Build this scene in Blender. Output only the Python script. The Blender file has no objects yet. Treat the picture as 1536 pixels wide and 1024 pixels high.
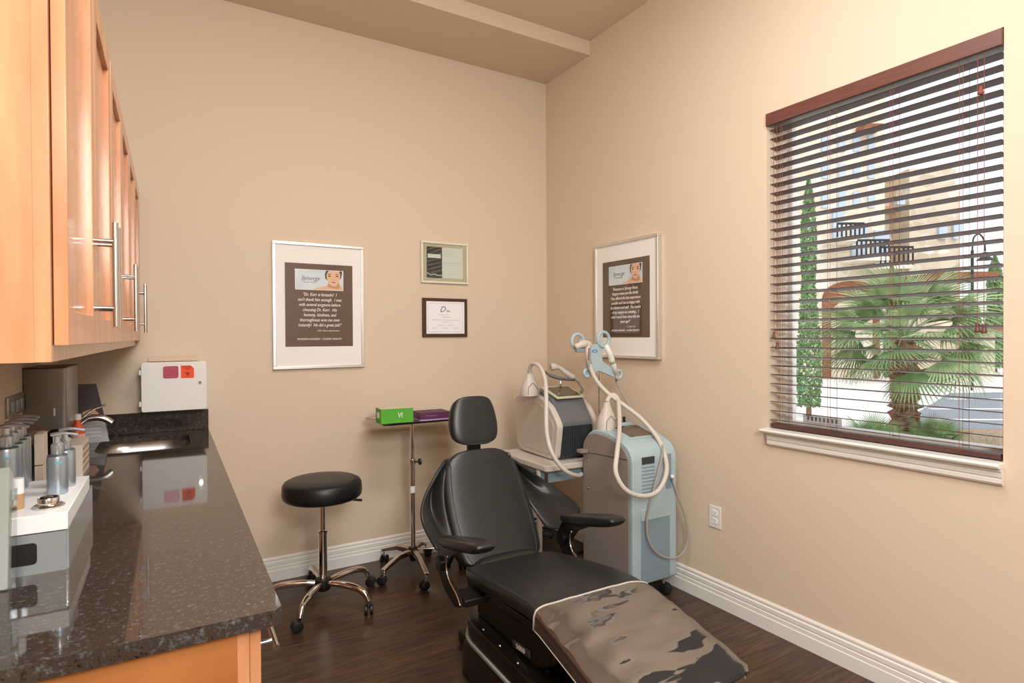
import bpy, bmesh, math, random
from mathutils import Vector, Matrix
random.seed(7)
PI = math.pi
COL = bpy.context.scene.collection
S = bpy.context.scene

# ------------------------------------------------------------------ materials
def srgb(h):
    h = h.lstrip('#'); v = [int(h[i:i+2], 16)/255 for i in (0, 2, 4)]
    return tuple((c/12.92 if c <= .04045 else ((c+.055)/1.055)**2.4) for c in v) + (1,)

def mat(name, hexc, rough=.5, metal=0.0, spec=.5, coat=0.0, coat_rough=.05, noise=None, bump=None, emit=None, trans=0, ior=1.45):
    """noise=(scale,hex2,(sx,sy,sz),lo,hi)  bump=(scale,strength,distance,(sx,sy,sz))"""
    m = bpy.data.materials.new(name); m.use_nodes = True
    nt = m.node_tree; b = nt.nodes['Principled BSDF']
    b.inputs['Base Color'].default_value = srgb(hexc)
    b.inputs['Roughness'].default_value = rough
    b.inputs['Metallic'].default_value = metal
    b.inputs['Specular IOR Level'].default_value = spec
    b.inputs['Coat Weight'].default_value = coat
    b.inputs['Coat Roughness'].default_value = coat_rough
    b.inputs['IOR'].default_value = ior
    if trans: b.inputs['Transmission Weight'].default_value = trans
    if noise or bump:
        tc = nt.nodes.new('ShaderNodeTexCoord')
    if noise:
        sc, h2, st = noise[0], noise[1], noise[2]
        lo, hi = (noise[3], noise[4]) if len(noise) > 3 else (.3, .7)
        mp = nt.nodes.new('ShaderNodeMapping'); mp.inputs['Scale'].default_value = st
        n = nt.nodes.new('ShaderNodeTexNoise'); n.inputs['Scale'].default_value = sc; n.inputs['Detail'].default_value = 6
        r = nt.nodes.new('ShaderNodeValToRGB')
        r.color_ramp.elements[0].position = lo; r.color_ramp.elements[0].color = srgb(hexc)
        r.color_ramp.elements[1].position = hi; r.color_ramp.elements[1].color = srgb(h2)
        nt.links.new(tc.outputs['Object'], mp.inputs['Vector']); nt.links.new(mp.outputs[0], n.inputs['Vector'])
        nt.links.new(n.outputs['Fac'], r.inputs['Fac']); nt.links.new(r.outputs['Color'], b.inputs['Base Color'])
    if bump:
        n = nt.nodes.new('ShaderNodeTexNoise'); n.inputs['Scale'].default_value = bump[0]; n.inputs['Detail'].default_value = 3
        mp = nt.nodes.new('ShaderNodeMapping')
        if len(bump) > 3: mp.inputs['Scale'].default_value = bump[3]
        bp = nt.nodes.new('ShaderNodeBump'); bp.inputs['Strength'].default_value = bump[1]; bp.inputs['Distance'].default_value = bump[2]
        nt.links.new(tc.outputs['Object'], mp.inputs['Vector']); nt.links.new(mp.outputs[0], n.inputs['Vector'])
        nt.links.new(n.outputs['Fac'], bp.inputs['Height']); nt.links.new(bp.outputs[0], b.inputs['Normal'])
    return m

def floor_mat():
    m = mat('walnut_planks', '#3A2A20', .30, spec=.5)
    nt = m.node_tree; b = nt.nodes['Principled BSDF']
    tc = nt.nodes.new('ShaderNodeTexCoord')
    br = nt.nodes.new('ShaderNodeTexBrick'); br.offset = .37
    br.inputs['Scale'].default_value = 1; br.inputs['Brick Width'].default_value = 1.25; br.inputs['Row Height'].default_value = .125
    br.inputs['Mortar Size'].default_value = .0012; br.inputs['Color1'].default_value = srgb('#493727'); br.inputs['Color2'].default_value = srgb('#3A2A1F')
    br.inputs['Mortar'].default_value = srgb('#1E1510'); br.inputs['Bias'].default_value = 0
    mp = nt.nodes.new('ShaderNodeMapping'); mp.inputs['Scale'].default_value = (2.2, 26, 1)
    n = nt.nodes.new('ShaderNodeTexNoise'); n.inputs['Scale'].default_value = 2.2; n.inputs['Detail'].default_value = 8; n.inputs['Distortion'].default_value = .6
    r = nt.nodes.new('ShaderNodeValToRGB'); r.color_ramp.elements[0].position = .32; r.color_ramp.elements[0].color = (.38, .36, .36, 1)
    r.color_ramp.elements[1].position = .72; r.color_ramp.elements[1].color = (1.9, 1.7, 1.5, 1)
    mx = nt.nodes.new('ShaderNodeMix'); mx.data_type = 'RGBA'; mx.blend_type = 'MULTIPLY'; mx.inputs[0].default_value = .85
    L = nt.links.new
    L(tc.outputs['Object'], br.inputs['Vector']); L(tc.outputs['Object'], mp.inputs['Vector']); L(mp.outputs[0], n.inputs['Vector'])
    L(n.outputs['Fac'], r.inputs['Fac']); L(br.outputs['Color'], mx.inputs[6]); L(r.outputs['Color'], mx.inputs[7]); L(mx.outputs[2], b.inputs['Base Color'])
    bp = nt.nodes.new('ShaderNodeBump'); bp.inputs['Strength'].default_value = .15; bp.inputs['Distance'].default_value = .004
    L(n.outputs['Fac'], bp.inputs['Height']); L(bp.outputs[0], b.inputs['Normal'])
    return m

def granite_mat():
    m = mat('brown_granite', '#3A2E28', .05, spec=.62)
    nt = m.node_tree; b = nt.nodes['Principled BSDF']; L = nt.links.new
    tc = nt.nodes.new('ShaderNodeTexCoord')
    v = nt.nodes.new('ShaderNodeTexNoise'); v.inputs['Scale'].default_value = 78; v.inputs['Detail'].default_value = 9; v.inputs['Roughness'].default_value = .78; v.inputs['Distortion'].default_value = .1
    r = nt.nodes.new('ShaderNodeValToRGB'); cr = r.color_ramp
    cr.elements[0].position = .30; cr.elements[0].color = srgb('#141312')
    cr.elements[1].position = .72; cr.elements[1].color = srgb('#8A8580')
    for p, c in ((.38, '#1C1917'), (.46, '#493A30'), (.51, '#2A2827'), (.57, '#504841'), (.62, '#4E5258')):
        e = cr.elements.new(p); e.color = srgb(c)
    L(tc.outputs['Object'], v.inputs['Vector']); L(v.outputs['Fac'], r.inputs['Fac']); L(r.outputs['Color'], b.inputs['Base Color'])
    return m

def stone_mat(name, c1, c2, c3, sc=1.6, mortar='#EDE4D4'):
    m = mat(name, c1, .9); nt = m.node_tree; b = nt.nodes['Principled BSDF']; L = nt.links.new
    tc = nt.nodes.new('ShaderNodeTexCoord')
    v = nt.nodes.new('ShaderNodeTexVoronoi'); v.inputs['Scale'].default_value = sc
    v2 = nt.nodes.new('ShaderNodeTexVoronoi'); v2.inputs['Scale'].default_value = sc; v2.feature = 'DISTANCE_TO_EDGE'
    sp = nt.nodes.new('ShaderNodeSeparateColor')
    r = nt.nodes.new('ShaderNodeValToRGB'); cr = r.color_ramp; cr.elements[0].color = srgb(c1); cr.elements[1].color = srgb(c3)
    e = cr.elements.new(.5); e.color = srgb(c2)
    st = nt.nodes.new('ShaderNodeMath'); st.operation = 'LESS_THAN'; st.inputs[1].default_value = .05
    mx = nt.nodes.new('ShaderNodeMix'); mx.data_type = 'RGBA'; mx.inputs[7].default_value = srgb(mortar)
    mp = nt.nodes.new('ShaderNodeMapping'); mp.inputs['Scale'].default_value = (1, 1, 1.7)
    L(tc.outputs['Object'], mp.inputs['Vector'])
    L(mp.outputs[0], v.inputs['Vector']); L(mp.outputs[0], v2.inputs['Vector']); L(v.outputs['Color'], sp.inputs[0]); L(sp.outputs[0], r.inputs['Fac'])
    L(v2.outputs['Distance'], st.inputs[0]); L(st.outputs[0], mx.inputs[0]); L(r.outputs['Color'], mx.inputs[6]); L(mx.outputs[2], b.inputs['Base Color'])
    return m

def glass_mat(name, tint='#FFFFFF', rough=0.0, fac=None, ior=1.45, gloss='#FFFFFF', bump=None, milky=None):
    m = bpy.data.materials.new(name); m.use_nodes = True; nt = m.node_tree; nt.nodes.clear(); L = nt.links.new
    o = nt.nodes.new('ShaderNodeOutputMaterial'); t = nt.nodes.new('ShaderNodeBsdfTransparent'); g = nt.nodes.new('ShaderNodeBsdfGlossy')
    t.inputs[0].default_value = srgb(tint); g.inputs['Roughness'].default_value = rough; g.inputs['Color'].default_value = srgb(gloss)
    mx = nt.nodes.new('ShaderNodeMixShader')
    if fac is None:
        ge = nt.nodes.new('ShaderNodeNewGeometry'); dt = nt.nodes.new('ShaderNodeVectorMath'); dt.operation = 'DOT_PRODUCT'
        L(ge.outputs['Normal'], dt.inputs[0]); L(ge.outputs['Incoming'], dt.inputs[1])
        prev = dt.outputs['Value']; r0 = ((ior-1)/(ior+1))**2
        for op, v in (('ABSOLUTE', None), ('SUBTRACT', 1.0), ('POWER', 5.0), ('MULTIPLY', 1-r0), ('ADD', r0)):
            mt = nt.nodes.new('ShaderNodeMath'); mt.operation = op
            if op == 'SUBTRACT': mt.inputs[0].default_value = 1.0; L(prev, mt.inputs[1])
            else:
                L(prev, mt.inputs[0])
                if v is not None: mt.inputs[1].default_value = v
            prev = mt.outputs[0]
        L(prev, mx.inputs[0])
    else: mx.inputs[0].default_value = fac
    if bump:
        tc = nt.nodes.new('ShaderNodeTexCoord'); mp = nt.nodes.new('ShaderNodeMapping'); mp.inputs['Scale'].default_value = bump[3]
        n = nt.nodes.new('ShaderNodeTexNoise'); n.inputs['Scale'].default_value = bump[0]; n.inputs['Detail'].default_value = 2
        bp = nt.nodes.new('ShaderNodeBump'); bp.inputs['Strength'].default_value = bump[1]; bp.inputs['Distance'].default_value = bump[2]
        L(tc.outputs['Object'], mp.inputs['Vector']); L(mp.outputs[0], n.inputs['Vector']); L(n.outputs['Fac'], bp.inputs['Height']); L(bp.outputs[0], g.inputs['Normal'])
    L(t.outputs[0], mx.inputs[1]); L(g.outputs[0], mx.inputs[2]); L(mx.outputs[0], o.inputs[0])
    if milky:
        df = nt.nodes.new('ShaderNodeBsdfDiffuse'); df.inputs[0].default_value = srgb(milky[0]); m2 = nt.nodes.new('ShaderNodeMixShader'); m2.inputs[0].default_value = milky[1]
        L(t.outputs[0], m2.inputs[1]); L(df.outputs[0], m2.inputs[2]); L(m2.outputs[0], mx.inputs[1])
    return m

M = {}
M['wall'] = mat('wall_paint', '#D8C6B0', .75, spec=.25, bump=(230, .12, .002))
M['ceil'] = mat('ceiling_paint', '#D8C6B0', .85, spec=.15)
M['trim'] = mat('white_trim_paint', '#E9E6E0', .35)
M['floor'] = floor_mat()
M['granite'] = granite_mat()
M['maple'] = mat('maple_varnish', '#B97850', .28, spec=.5, coat=.35, coat_rough=.12, noise=(3.0, '#D29D74', (6, 6, .8), .3, .72))
M['maple_dk'] = mat('maple_amber', '#9E6032', .3, spec=.5, coat=.3, coat_rough=.12, noise=(3.2, '#B67A45', (1.2, 2.5, 3), .3, .75))
M['toe_brown'] = mat('dark_recess', '#3A261C', .8)  # even dark brown of the toe kick boards
M['chrome'] = mat('chrome', '#E6E4E2', .08, 1.0)
M['steel'] = mat('brushed_steel', '#B9B6B2', .28, 1.0, bump=(30, .05, .001, (1, 1, 14)))
M['satin'] = mat('satin_nickel', '#C7C3BE', .22, 1.0)
M['leather'] = mat('black_leather', '#1D1F1F', .37, spec=.6, bump=(260, .10, .0012))
M['leather_seat'] = mat('black_stool_vinyl', '#15171A', .38, spec=.5, bump=(300, .06, .001))
M['blkplastic'] = mat('black_plastic', '#15130F', .4)
M['blkgloss'] = mat('black_gloss_shell', '#14110E', .22, spec=.6)
M['rubber'] = mat('black_rubber', '#141416', .5)
M['film'] = glass_mat('clear_vinyl_film', '#D0CCC8', .05, fac=.36, gloss='#F0ECEA', bump=(2.6, .42, .011, (.55, 5.0, 5.0)), milky=('#8E9292', .13))
M['film_hem'] = mat('film_hem', '#B9AFA6', .25, spec=.6)
M['white'] = mat('white_enamel', '#E3E0DA', .35)
M['white_acryl'] = mat('white_acrylic', '#ECEDEC', .3)  # plain acrylic white, a little paler than the enamel
M['paper'] = mat('white_paper', '#F4F4F2', .8)
M['mount'] = mat('mat_board', '#F2F0EC', .85)
M['brown'] = mat('chocolate_print', '#5A4233', .45)
M['banner'] = mat('pale_blue_print', '#BFD0DA', .5, noise=(6, '#E6ECEE', (1, 1, 1)))
M['skin'] = mat('printed_skin', '#E4BC9E', .6)
M['skin_dk'] = mat('printed_skin_shade', '#C49474', .6)
M['hair'] = mat('printed_hair', '#33231B', .6)
M['lip'] = mat('printed_lip', '#B3605A', .6)
M['ink'] = mat('grey_ink', '#6B6A70', .8)
M['text'] = mat('white_print', '#F1EEE8', .6)
M['silver_frame'] = mat('silver_frame', '#E6E6E6', .36, 1.0)
M['darkwood'] = mat('dark_wood_frame', '#3E2A1E', .4, noise=(20, '#523727', (1, 1, 6)))
M['acryl'] = glass_mat('clear_acrylic', '#F3F5F2', 0.02, ior=1.4)
M['acryl_edge'] = mat('acrylic_edge', '#E2DFCC', .2, spec=.7)
M['pane'] = glass_mat('window_pane', '#FAFCFC', 0.0, ior=1.35)
M['picglass'] = glass_mat('picture_glass', '#FFFFFF', 0.0, ior=1.5)
M['blind'] = mat('mahogany_blind', '#4E3531', .35, spec=.5, noise=(4, '#5C413B', (30, 2, 30)))
M['valance'] = mat('mahogany_valance', '#613C35', .4, noise=(5, '#73493F', (30, 2, 30)))
M['cord'] = mat('red_brown_cord', '#8A4A3C', .7)
M['grey_metal'] = mat('headrail_grey', '#8F8A86', .4, .6)
M['dev_grey'] = mat('device_grey_panel', '#8A8078', .45)
M['dev_blue'] = mat('device_pale_blue', '#A6B9BF', .4)
M['dev_bluedk'] = mat('device_blue_grey', '#7C909B', .4)
M['dev_white'] = mat('device_offwhite', '#C9C1B7', .4)
M['dev_dark'] = mat('device_dark_grey', '#67686A', .45)
M['vent_dark'] = mat('vent_dark', '#33393D', .6)
M['screen'] = mat('dark_screen', '#5C5040', .12, spec=.8)
M['lime'] = mat('pale_green_bezel', '#C9CFAE', .4)
M['hose'] = mat('beige_hose', '#C8C2B9', .5)
M['thinhose'] = mat('grey_cable', '#9C968C', .5)
M['red'] = mat('red_plastic', '#8E2A22', .35)
M['bluelogo'] = mat('blue_logo', '#3C78C8', .4)
M['orange'] = mat('orange_label', '#F0522A', .6)
M['redwin'] = mat('red_window', '#A63A50', .25, noise=(30, '#B85262', (1, 1, 4)))
M['blackink'] = mat('black_ink', '#2A1714', .7)
M['green'] = mat('green_card', '#55A632', .5)
M['green_top'] = mat('pale_card_top', '#D9CDB8', .6)
M['purple'] = mat('purple_card', '#54264A', .5)
M['purple_lt'] = mat('lilac_card', '#B08FC0', .5)
M['bottle'] = mat('silver_bottle', '#A9B4BE', .3, .75)
M['bottle_cap'] = mat('silver_cap', '#C2C6CB', .25, .7)
M['bottle_dk'] = mat('grey_bottle_top', '#5E6469', .4, .5)
M['teal'] = mat('teal_print', '#4FB6C4', .5)
M['cream'] = mat('cream_card', '#DCCFC0', .6)
M['wood_lt'] = mat('tan_wood', '#A78A66', .6)
M['organizer'] = mat('mirror_grey', '#B4BDC2', .15, .6)
M['black'] = mat('black_recess', '#0E0D0C', .6)
M['flyer'] = mat('flyer_print', '#6A5F63', .45, noise=(5, '#2F2528', (1, 1, 1)))
M['flyer_lt'] = mat('flyer_grey', '#B5B6B6', .5)
M['bark'] = mat('palm_bark', '#6E5142', .9, noise=(18, '#A0836A', (1, 1, 2)))
M['frond'] = mat('palm_green', '#88A66C', .5, noise=(3, '#BACBA0', (1, 1, 1)))
M['frond_dk'] = mat('palm_green_deep', '#628650', .5, noise=(3, '#90AC78', (1, 1, 1)))
M['cypress'] = mat('cypress_green', '#648A56', .8, noise=(7, '#9CBB8A', (1, 1, 1)))
M['grass'] = mat('dry_grass', '#9AA884', .8)
M['asphalt'] = mat('asphalt', '#8D9299', .9, noise=(14, '#979CA2', (1, 1, 1)))
M['concrete'] = mat('pale_concrete', '#EAE6E0', .9, noise=(2, '#F2EFEA', (1, 1, 1)))
M['mulch'] = mat('mulch', '#B9A28C', .95, noise=(30, '#8F7A66', (1, 1, 1)))
M['linepaint'] = mat('road_paint', '#F2F2F2', .8)
M['stone'] = stone_mat('limestone_wall', '#E8DECB', '#DCCDB6', '#F0EADF', 2.4)
M['stone2'] = stone_mat('limestone_tower', '#DCCFB9', '#C9B9A2', '#E9E1D3', 2.4, '#D9CCB6')
M['stucco'] = mat('cream_stucco', '#EDE3D2', .9)
M['roof'] = mat('clay_roof', '#D98F7C', .8, noise=(10, '#E6B0A0', (1, 1, 1)))
M['archwood'] = mat('arch_timber', '#7A4A34', .7, noise=(4, '#9A6A4C', (1, 1, 3)))
M['iron'] = mat('black_iron', '#23262B', .5)
M['bluewin'] = mat('reflecting_window', '#B9CBDC', .15, spec=.8)
M['door_paint'] = mat('door_paint', '#E2DBCF', .4)

# ------------------------------------------------------------------ mesh helpers
def obj(name, bm, material, parent=None, smooth=False, subsurf=0, bevel=None, angle=None):
    me = bpy.data.meshes.new(name)
    bm.normal_update(); bm.to_mesh(me); bm.free()
    o = bpy.data.objects.new(name, me); COL.objects.link(o)
    if material is not None:
        for m in (material if isinstance(material, (list, tuple)) else [material]):
            me.materials.append(M[m] if isinstance(m, str) else m)
    if smooth or subsurf:
        for p in me.polygons: p.use_smooth = True
    if bevel:
        b = o.modifiers.new('bevel', 'BEVEL'); b.width = bevel; b.segments = 3; b.limit_method = 'ANGLE'; b.angle_limit = math.radians(35)
        b.harden_normals = False
        for p in me.polygons: p.use_smooth = True
        try: me.set_sharp_from_angle(angle=math.radians(38))
        except Exception: pass
    elif smooth and angle:
        me.set_sharp_from_angle(angle=math.radians(angle))
    if subsurf:
        s = o.modifiers.new('sub', 'SUBSURF'); s.levels = subsurf; s.render_levels = subsurf
    if parent is not None: o.parent = parent
    return o

def tag(o, label=None, cat=None, group=None, kind=None, loc=None, rz=None):
    if label: o['label'] = label
    if cat: o['category'] = cat
    if group: o['group'] = group
    if kind: o['kind'] = kind
    if loc is not None: o.location = loc
    if rz is not None: o.rotation_euler = (0, 0, rz)
    return o

def thing(name, label, cat, loc=(0, 0, 0), rz=0, group=None):
    o = bpy.data.objects.new(name, None); COL.objects.link(o); o.empty_display_size = .05
    return tag(o, label, cat, group, None, loc, rz)

def copy_tree(o, parent=None):
    c = o.copy(); COL.objects.link(c)
    if parent is not None: c.parent = parent
    for ch in list(o.children): copy_tree(ch, c)
    return c

def B(): return bmesh.new()

def box(bm, x0, x1, y0, y1, z0, z1, R=None):
    vs = [bm.verts.new(p) for p in ((x0,y0,z0),(x1,y0,z0),(x1,y1,z0),(x0,y1,z0),(x0,y0,z1),(x1,y0,z1),(x1,y1,z1),(x0,y1,z1))]
    for f in ((0,3,2,1),(4,5,6,7),(0,1,5,4),(1,2,6,5),(2,3,7,6),(3,0,4,7)): bm.faces.new([vs[i] for i in f])
    if R is not None: bmesh.ops.transform(bm, matrix=R, verts=vs)
    return bm

def frame_of(d):
    d = Vector(d).normalized()
    u = Vector((0, 0, 1)) if abs(d.z) < .95 else Vector((1, 0, 0))
    s = d.cross(u).normalized(); t = s.cross(d).normalized()
    return s, t

def tube(bm, pts, r, n=12, caps=True, flat=1.0, closed=False):
    """sweep a circle along pts, r number or list"""
    pts = [Vector(p) for p in pts]; k = len(pts)
    rr = r if isinstance(r, (list, tuple)) else [r]*k
    rings = []; prev = None
    for i, p in enumerate(pts):
        if closed: d = pts[(i+1) % k]-pts[i-1]
        else: d = pts[min(i+1, k-1)]-pts[max(i-1, 0)]
        d.normalize()
        if prev is None: s, t = frame_of(d)
        else:
            s = (prev - d*prev.dot(d)).normalized(); t = s.cross(d).normalized()
        prev = s
        rings.append([bm.verts.new(p + (s*math.cos(2*PI*j/n) + t*math.sin(2*PI*j/n)*flat)*rr[i]) for j in range(n)])
    m = k if closed else k-1
    for i in range(m):
        a, b = rings[i], rings[(i+1) % k]
        for j in range(n): bm.faces.new((a[j], a[(j+1) % n], b[(j+1) % n], b[j]))
    if caps and not closed:
        bm.faces.new(list(reversed(rings[0]))); bm.faces.new(rings[-1])
    return bm

def smooth_path(pts, n=6):
    """catmull-rom"""
    P = [Vector(p) for p in pts]; out = []
    for i in range(len(P)-1):
        p0 = P[max(i-1, 0)]; p1 = P[i]; p2 = P[i+1]; p3 = P[min(i+2, len(P)-1)]
        for j in range(n):
            t = j/n
            out.append(.5*((2*p1)+(p2-p0)*t+(2*p0-5*p1+4*p2-p3)*t*t+(3*p1-p0-3*p2+p3)*t*t*t))
    out.append(P[-1]); return out

def cyl(bm, a, b, r, n=24, r2=None):
    return tube(bm, [a, b], [r, r if r2 is None else r2], n)

def lathe(bm, prof, n=32, c=(0, 0, 0), R=None):
    """prof list of (r,z)"""
    rings = []; allv = []
    for r, z in prof:
        if r < 1e-6:
            v = bm.verts.new((c[0], c[1], c[2]+z)); rings.append([v]); allv.append(v)
        else:
            g = [bm.verts.new((c[0]+r*math.cos(2*PI*j/n), c[1]+r*math.sin(2*PI*j/n), c[2]+z)) for j in range(n)]
            rings.append(g); allv += g
    for a, b in zip(rings, rings[1:]):
        for j in range(n):
            if len(a) == 1 and len(b) == 1: break
            if len(a) == 1: bm.faces.new((a[0], b[(j+1) % n], b[j]))
            elif len(b) == 1: bm.faces.new((a[j], a[(j+1) % n], b[0]))
            else: bm.faces.new((a[j], a[(j+1) % n], b[(j+1) % n], b[j]))
    bmesh.ops.recalc_face_normals(bm, faces=bm.faces)
    if R is not None: bmesh.ops.transform(bm, matrix=R, verts=allv)
    return bm

def prism(bm, poly, a, b, axis='z', R=None):
    """extrude 2D polygon from a to b along axis; poly coords are the other two axes in order"""
    def mk(u, v, w):
        return {'z': (u, v, w), 'y': (u, w, v), 'x': (w, u, v)}[axis]
    lo = [bm.verts.new(mk(u, v, a)) for u, v in poly]; hi = [bm.verts.new(mk(u, v, b)) for u, v in poly]
    n = len(poly); fs = [bm.faces.new(lo), bm.faces.new(hi)]
    for i in range(n): fs.append(bm.faces.new((lo[i], lo[(i+1) % n], hi[(i+1) % n], hi[i])))
    bmesh.ops.recalc_face_normals(bm, faces=fs)
    if R is not None: bmesh.ops.transform(bm, matrix=R, verts=lo+hi)
    return bm

def rrect(x0, x1, y0, y1, r, n=6):
    out = []
    for cx, cy, a in ((x1-r, y0+r, -PI/2), (x1-r, y1-r, 0), (x0+r, y1-r, PI/2), (x0+r, y0+r, PI)):
        for i in range(n+1):
            t = a + PI/2*i/n; out.append((cx+r*math.cos(t), cy+r*math.sin(t)))
    return out

def rounded_poly(pts, r, n=5):
    """round the corners of a 2D polygon; r number or list"""
    out = []; k = len(pts)
    for i in range(k):
        p = Vector(pts[i]); a = Vector(pts[i-1]); b = Vector(pts[(i+1) % k]); rr = r[i] if isinstance(r, (list, tuple)) else r
        da = (a-p); db = (b-p); rr = min(rr, da.length*.49, db.length*.49)
        pa = p+da.normalized()*rr; pb = p+db.normalized()*rr
        for j in range(n+1):
            t = j/n; q = pa*(1-t)**2 + p*2*t*(1-t) + pb*t*t
            out.append((q.x, q.y))
    return out

def superring(c, U, V, a, b, n=24, e=3.2):
    """superellipse ring round c in plane U,V with half sizes a,b"""
    out = []
    for i in range(n):
        t = 2*PI*i/n; ct, st = math.cos(t), math.sin(t)
        out.append(Vector(c)+Vector(U)*(a*math.copysign(abs(ct)**(2/e), ct))+Vector(V)*(b*math.copysign(abs(st)**(2/e), st)))
    return out

def loft(bm, rings, caps=True):
    R = [[bm.verts.new(p) for p in r] for r in rings]; n = len(R[0])
    for a, b in zip(R, R[1:]):
        for j in range(n): bm.faces.new((a[j], a[(j+1) % n], b[(j+1) % n], b[j]))
    if caps: bm.faces.new(list(reversed(R[0]))); bm.faces.new(R[-1])
    bmesh.ops.recalc_face_normals(bm, faces=bm.faces)
    return bm

def grid(bm, rows, flip=False):
    G = [[bm.verts.new(p) for p in r] for r in rows]
    for a, b in zip(G, G[1:]):
        for j in range(len(a)-1):
            q = (a[j], a[j+1], b[j+1], b[j]); bm.faces.new(q[::-1] if flip else q)
    return bm

def text(name, body, size, material, parent, R, shear=0.0, bold=0.0, align='CENTER', sx=1.0, space=1.0, thick=.0004, line=1.0):
    cu = bpy.data.curves.new(name, 'FONT'); cu.body = body; cu.size = size; cu.align_x = align; cu.align_y = 'CENTER'
    cu.shear = shear; cu.offset = bold; cu.extrude = thick; cu.space_character = space; cu.space_line = line; cu.resolution_u = 3
    t = bpy.data.objects.new(name+'_curve', cu); COL.objects.link(t)
    bpy.context.view_layer.update()
    me = bpy.data.meshes.new_from_object(t.evaluated_get(bpy.context.evaluated_depsgraph_get()))
    bpy.data.objects.remove(t); bpy.data.curves.remove(cu)
    me.transform(R @ Matrix.Diagonal((sx, 1, 1, 1)))
    me.materials.clear(); me.materials.append(M[material])
    o = bpy.data.objects.new(name, me); COL.objects.link(o); o.parent = parent
    return o

def face_y(x, y, z):   # text plane standing, read from -y side
    return Matrix.Translation((x, y, z)) @ Matrix.Rotation(PI/2, 4, 'X')
def face_x(x, y, z):   # text plane standing on right wall, read from -x side
    return Matrix.Translation((x, y, z)) @ Matrix.Rotation(-PI/2, 4, 'Z') @ Matrix.Rotation(PI/2, 4, 'X')

# left wall frame: x = distance out of the left wall, y = world-like depth (0 = back wall)
LR = -0.018
def LW(x, y, z=0):
    c, s = math.cos(LR), math.sin(LR)
    return (-2.97 + c*x - s*y, s*x + c*y, z)
def lstruct(name, bm, m, **k):
    o = obj(name, bm, m, **k); o.location = (-2.97, 0, 0); o.rotation_euler = (0, 0, LR); return o
def st(o): o['kind'] = 'structure'; return o

# ------------------------------------------------------------------ room shell
H = 3.447; YB = -6.2
WY0, WY1, WZ0, WZ1 = -2.83, -1.893, .985, 2.512
st(obj('floor', box(B(), -3.4, .16, YB-.1, .1, -.06, 0), 'floor'))
st(obj('ceiling', box(B(), -3.4, .16, YB-.1, .1, H, H+.08), 'ceil'))
st(obj('ceiling_soffit', box(B(), -3.4, 0, -.534, 0, 3.351, H), 'ceil'))
st(obj('wall_back', box(B(), -3.4, .16, 0, .1, 0, H), 'wall'))
bm = B(); box(bm, 0, .16, YB, WY0, 0, H); box(bm, 0, .16, WY1, 0, 0, H); box(bm, 0, .16, WY0, WY1, 0, WZ0-.02); box(bm, 0, .16, WY0, WY1, WZ1, H)
st(obj('wall_right', bm, 'wall'))
st(lstruct('wall_left', box(B(), -.12, 0, -6.15, -.001, 0, H-.001), 'wall'))
st(obj('wall_front', box(B(), -3.4, .16, YB-.1, YB, 0, H), 'wall'))

# baseboards
prof = [(0, 0), (.016, 0), (.016, .062), (.013, .066), (.013, .084), (.010, .088), (.012, .094), (.012, .112), (.007, .118), (.009, .124), (.009, .132), (.004, .1405), (0, .1405)]
st(obj('baseboard_back', prism(B(), [(-a, z) for a, z in prof], -2.5, 0, 'x'), 'trim'))
st(obj('baseboard_right', prism(B(), [(-a, z) for a, z in prof], YB, -.0, 'y'), 'trim'))

# door in the wall behind the camera (source of the flash bounce stays a plain room)
# ------------------------------------------------------------------ window
w = B()
fx0, fx1 = .095, .15
box(w, fx0, fx1, WY0, WY0+.035, WZ0, WZ1); box(w, fx0, fx1, WY1-.035, WY1, WZ0, WZ1)
box(w, fx0, fx1, WY0+.035, WY1-.035, WZ0, WZ0+.035); box(w, fx0, fx1, WY0+.035, WY1-.035, WZ1-.035, WZ1)
box(w, fx0+.012, fx1-.008, WY1-.062, WY1-.035, WZ0+.035, WZ1-.035); box(w, fx0+.03, fx1-.008, WY0+.035, WY0+.040, WZ0+.035, WZ1-.035)
win = st(obj('window_1', w, 'trim', bevel=.003))
st(obj('window_pane', box(B(), .118, .122, WY0+.05, WY1-.05, WZ0+.03, WZ1-.03), 'pane', win))
bm = B(); box(bm, .1115, .1165, WY1-.30, WY1-.115, WZ0+.036, WZ0+.075)
sk = obj('window_sticker', bm, glass_mat('sticker_translucent', '#DAD4D0', .3, fac=.08), win)
bm = B()
for k in range(8): box(bm, .1105, .1115, WY1-.283+k*.0195, WY1-.283+k*.0195+.011, WZ0+.046, WZ0+.066)
obj('sticker_print', bm, glass_mat('sticker_ink', '#B4B4B6', .3, fac=.05), sk)
# stool + apron
bm = B()
prism(bm, [(-.048, .970), (-.052, .978), (-.048, .986), (.094, .986), (.094, .966), (-.04, .966)], WY0-.004, WY1+.010, 'y')
ob = st(obj('trim_1', bm, 'trim', bevel=.002))
ap = [(0, .966), (-.026, .966), (-.026, .957), (-.020, .951), (-.020, .935), (-.016, .931), (-.018, .925), (-.018, .914), (-.010, .905), (0, .905)]
st(obj('trim_2', prism(B(), ap, WY0-.002, WY1-.010, 'y'), 'trim'))

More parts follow.
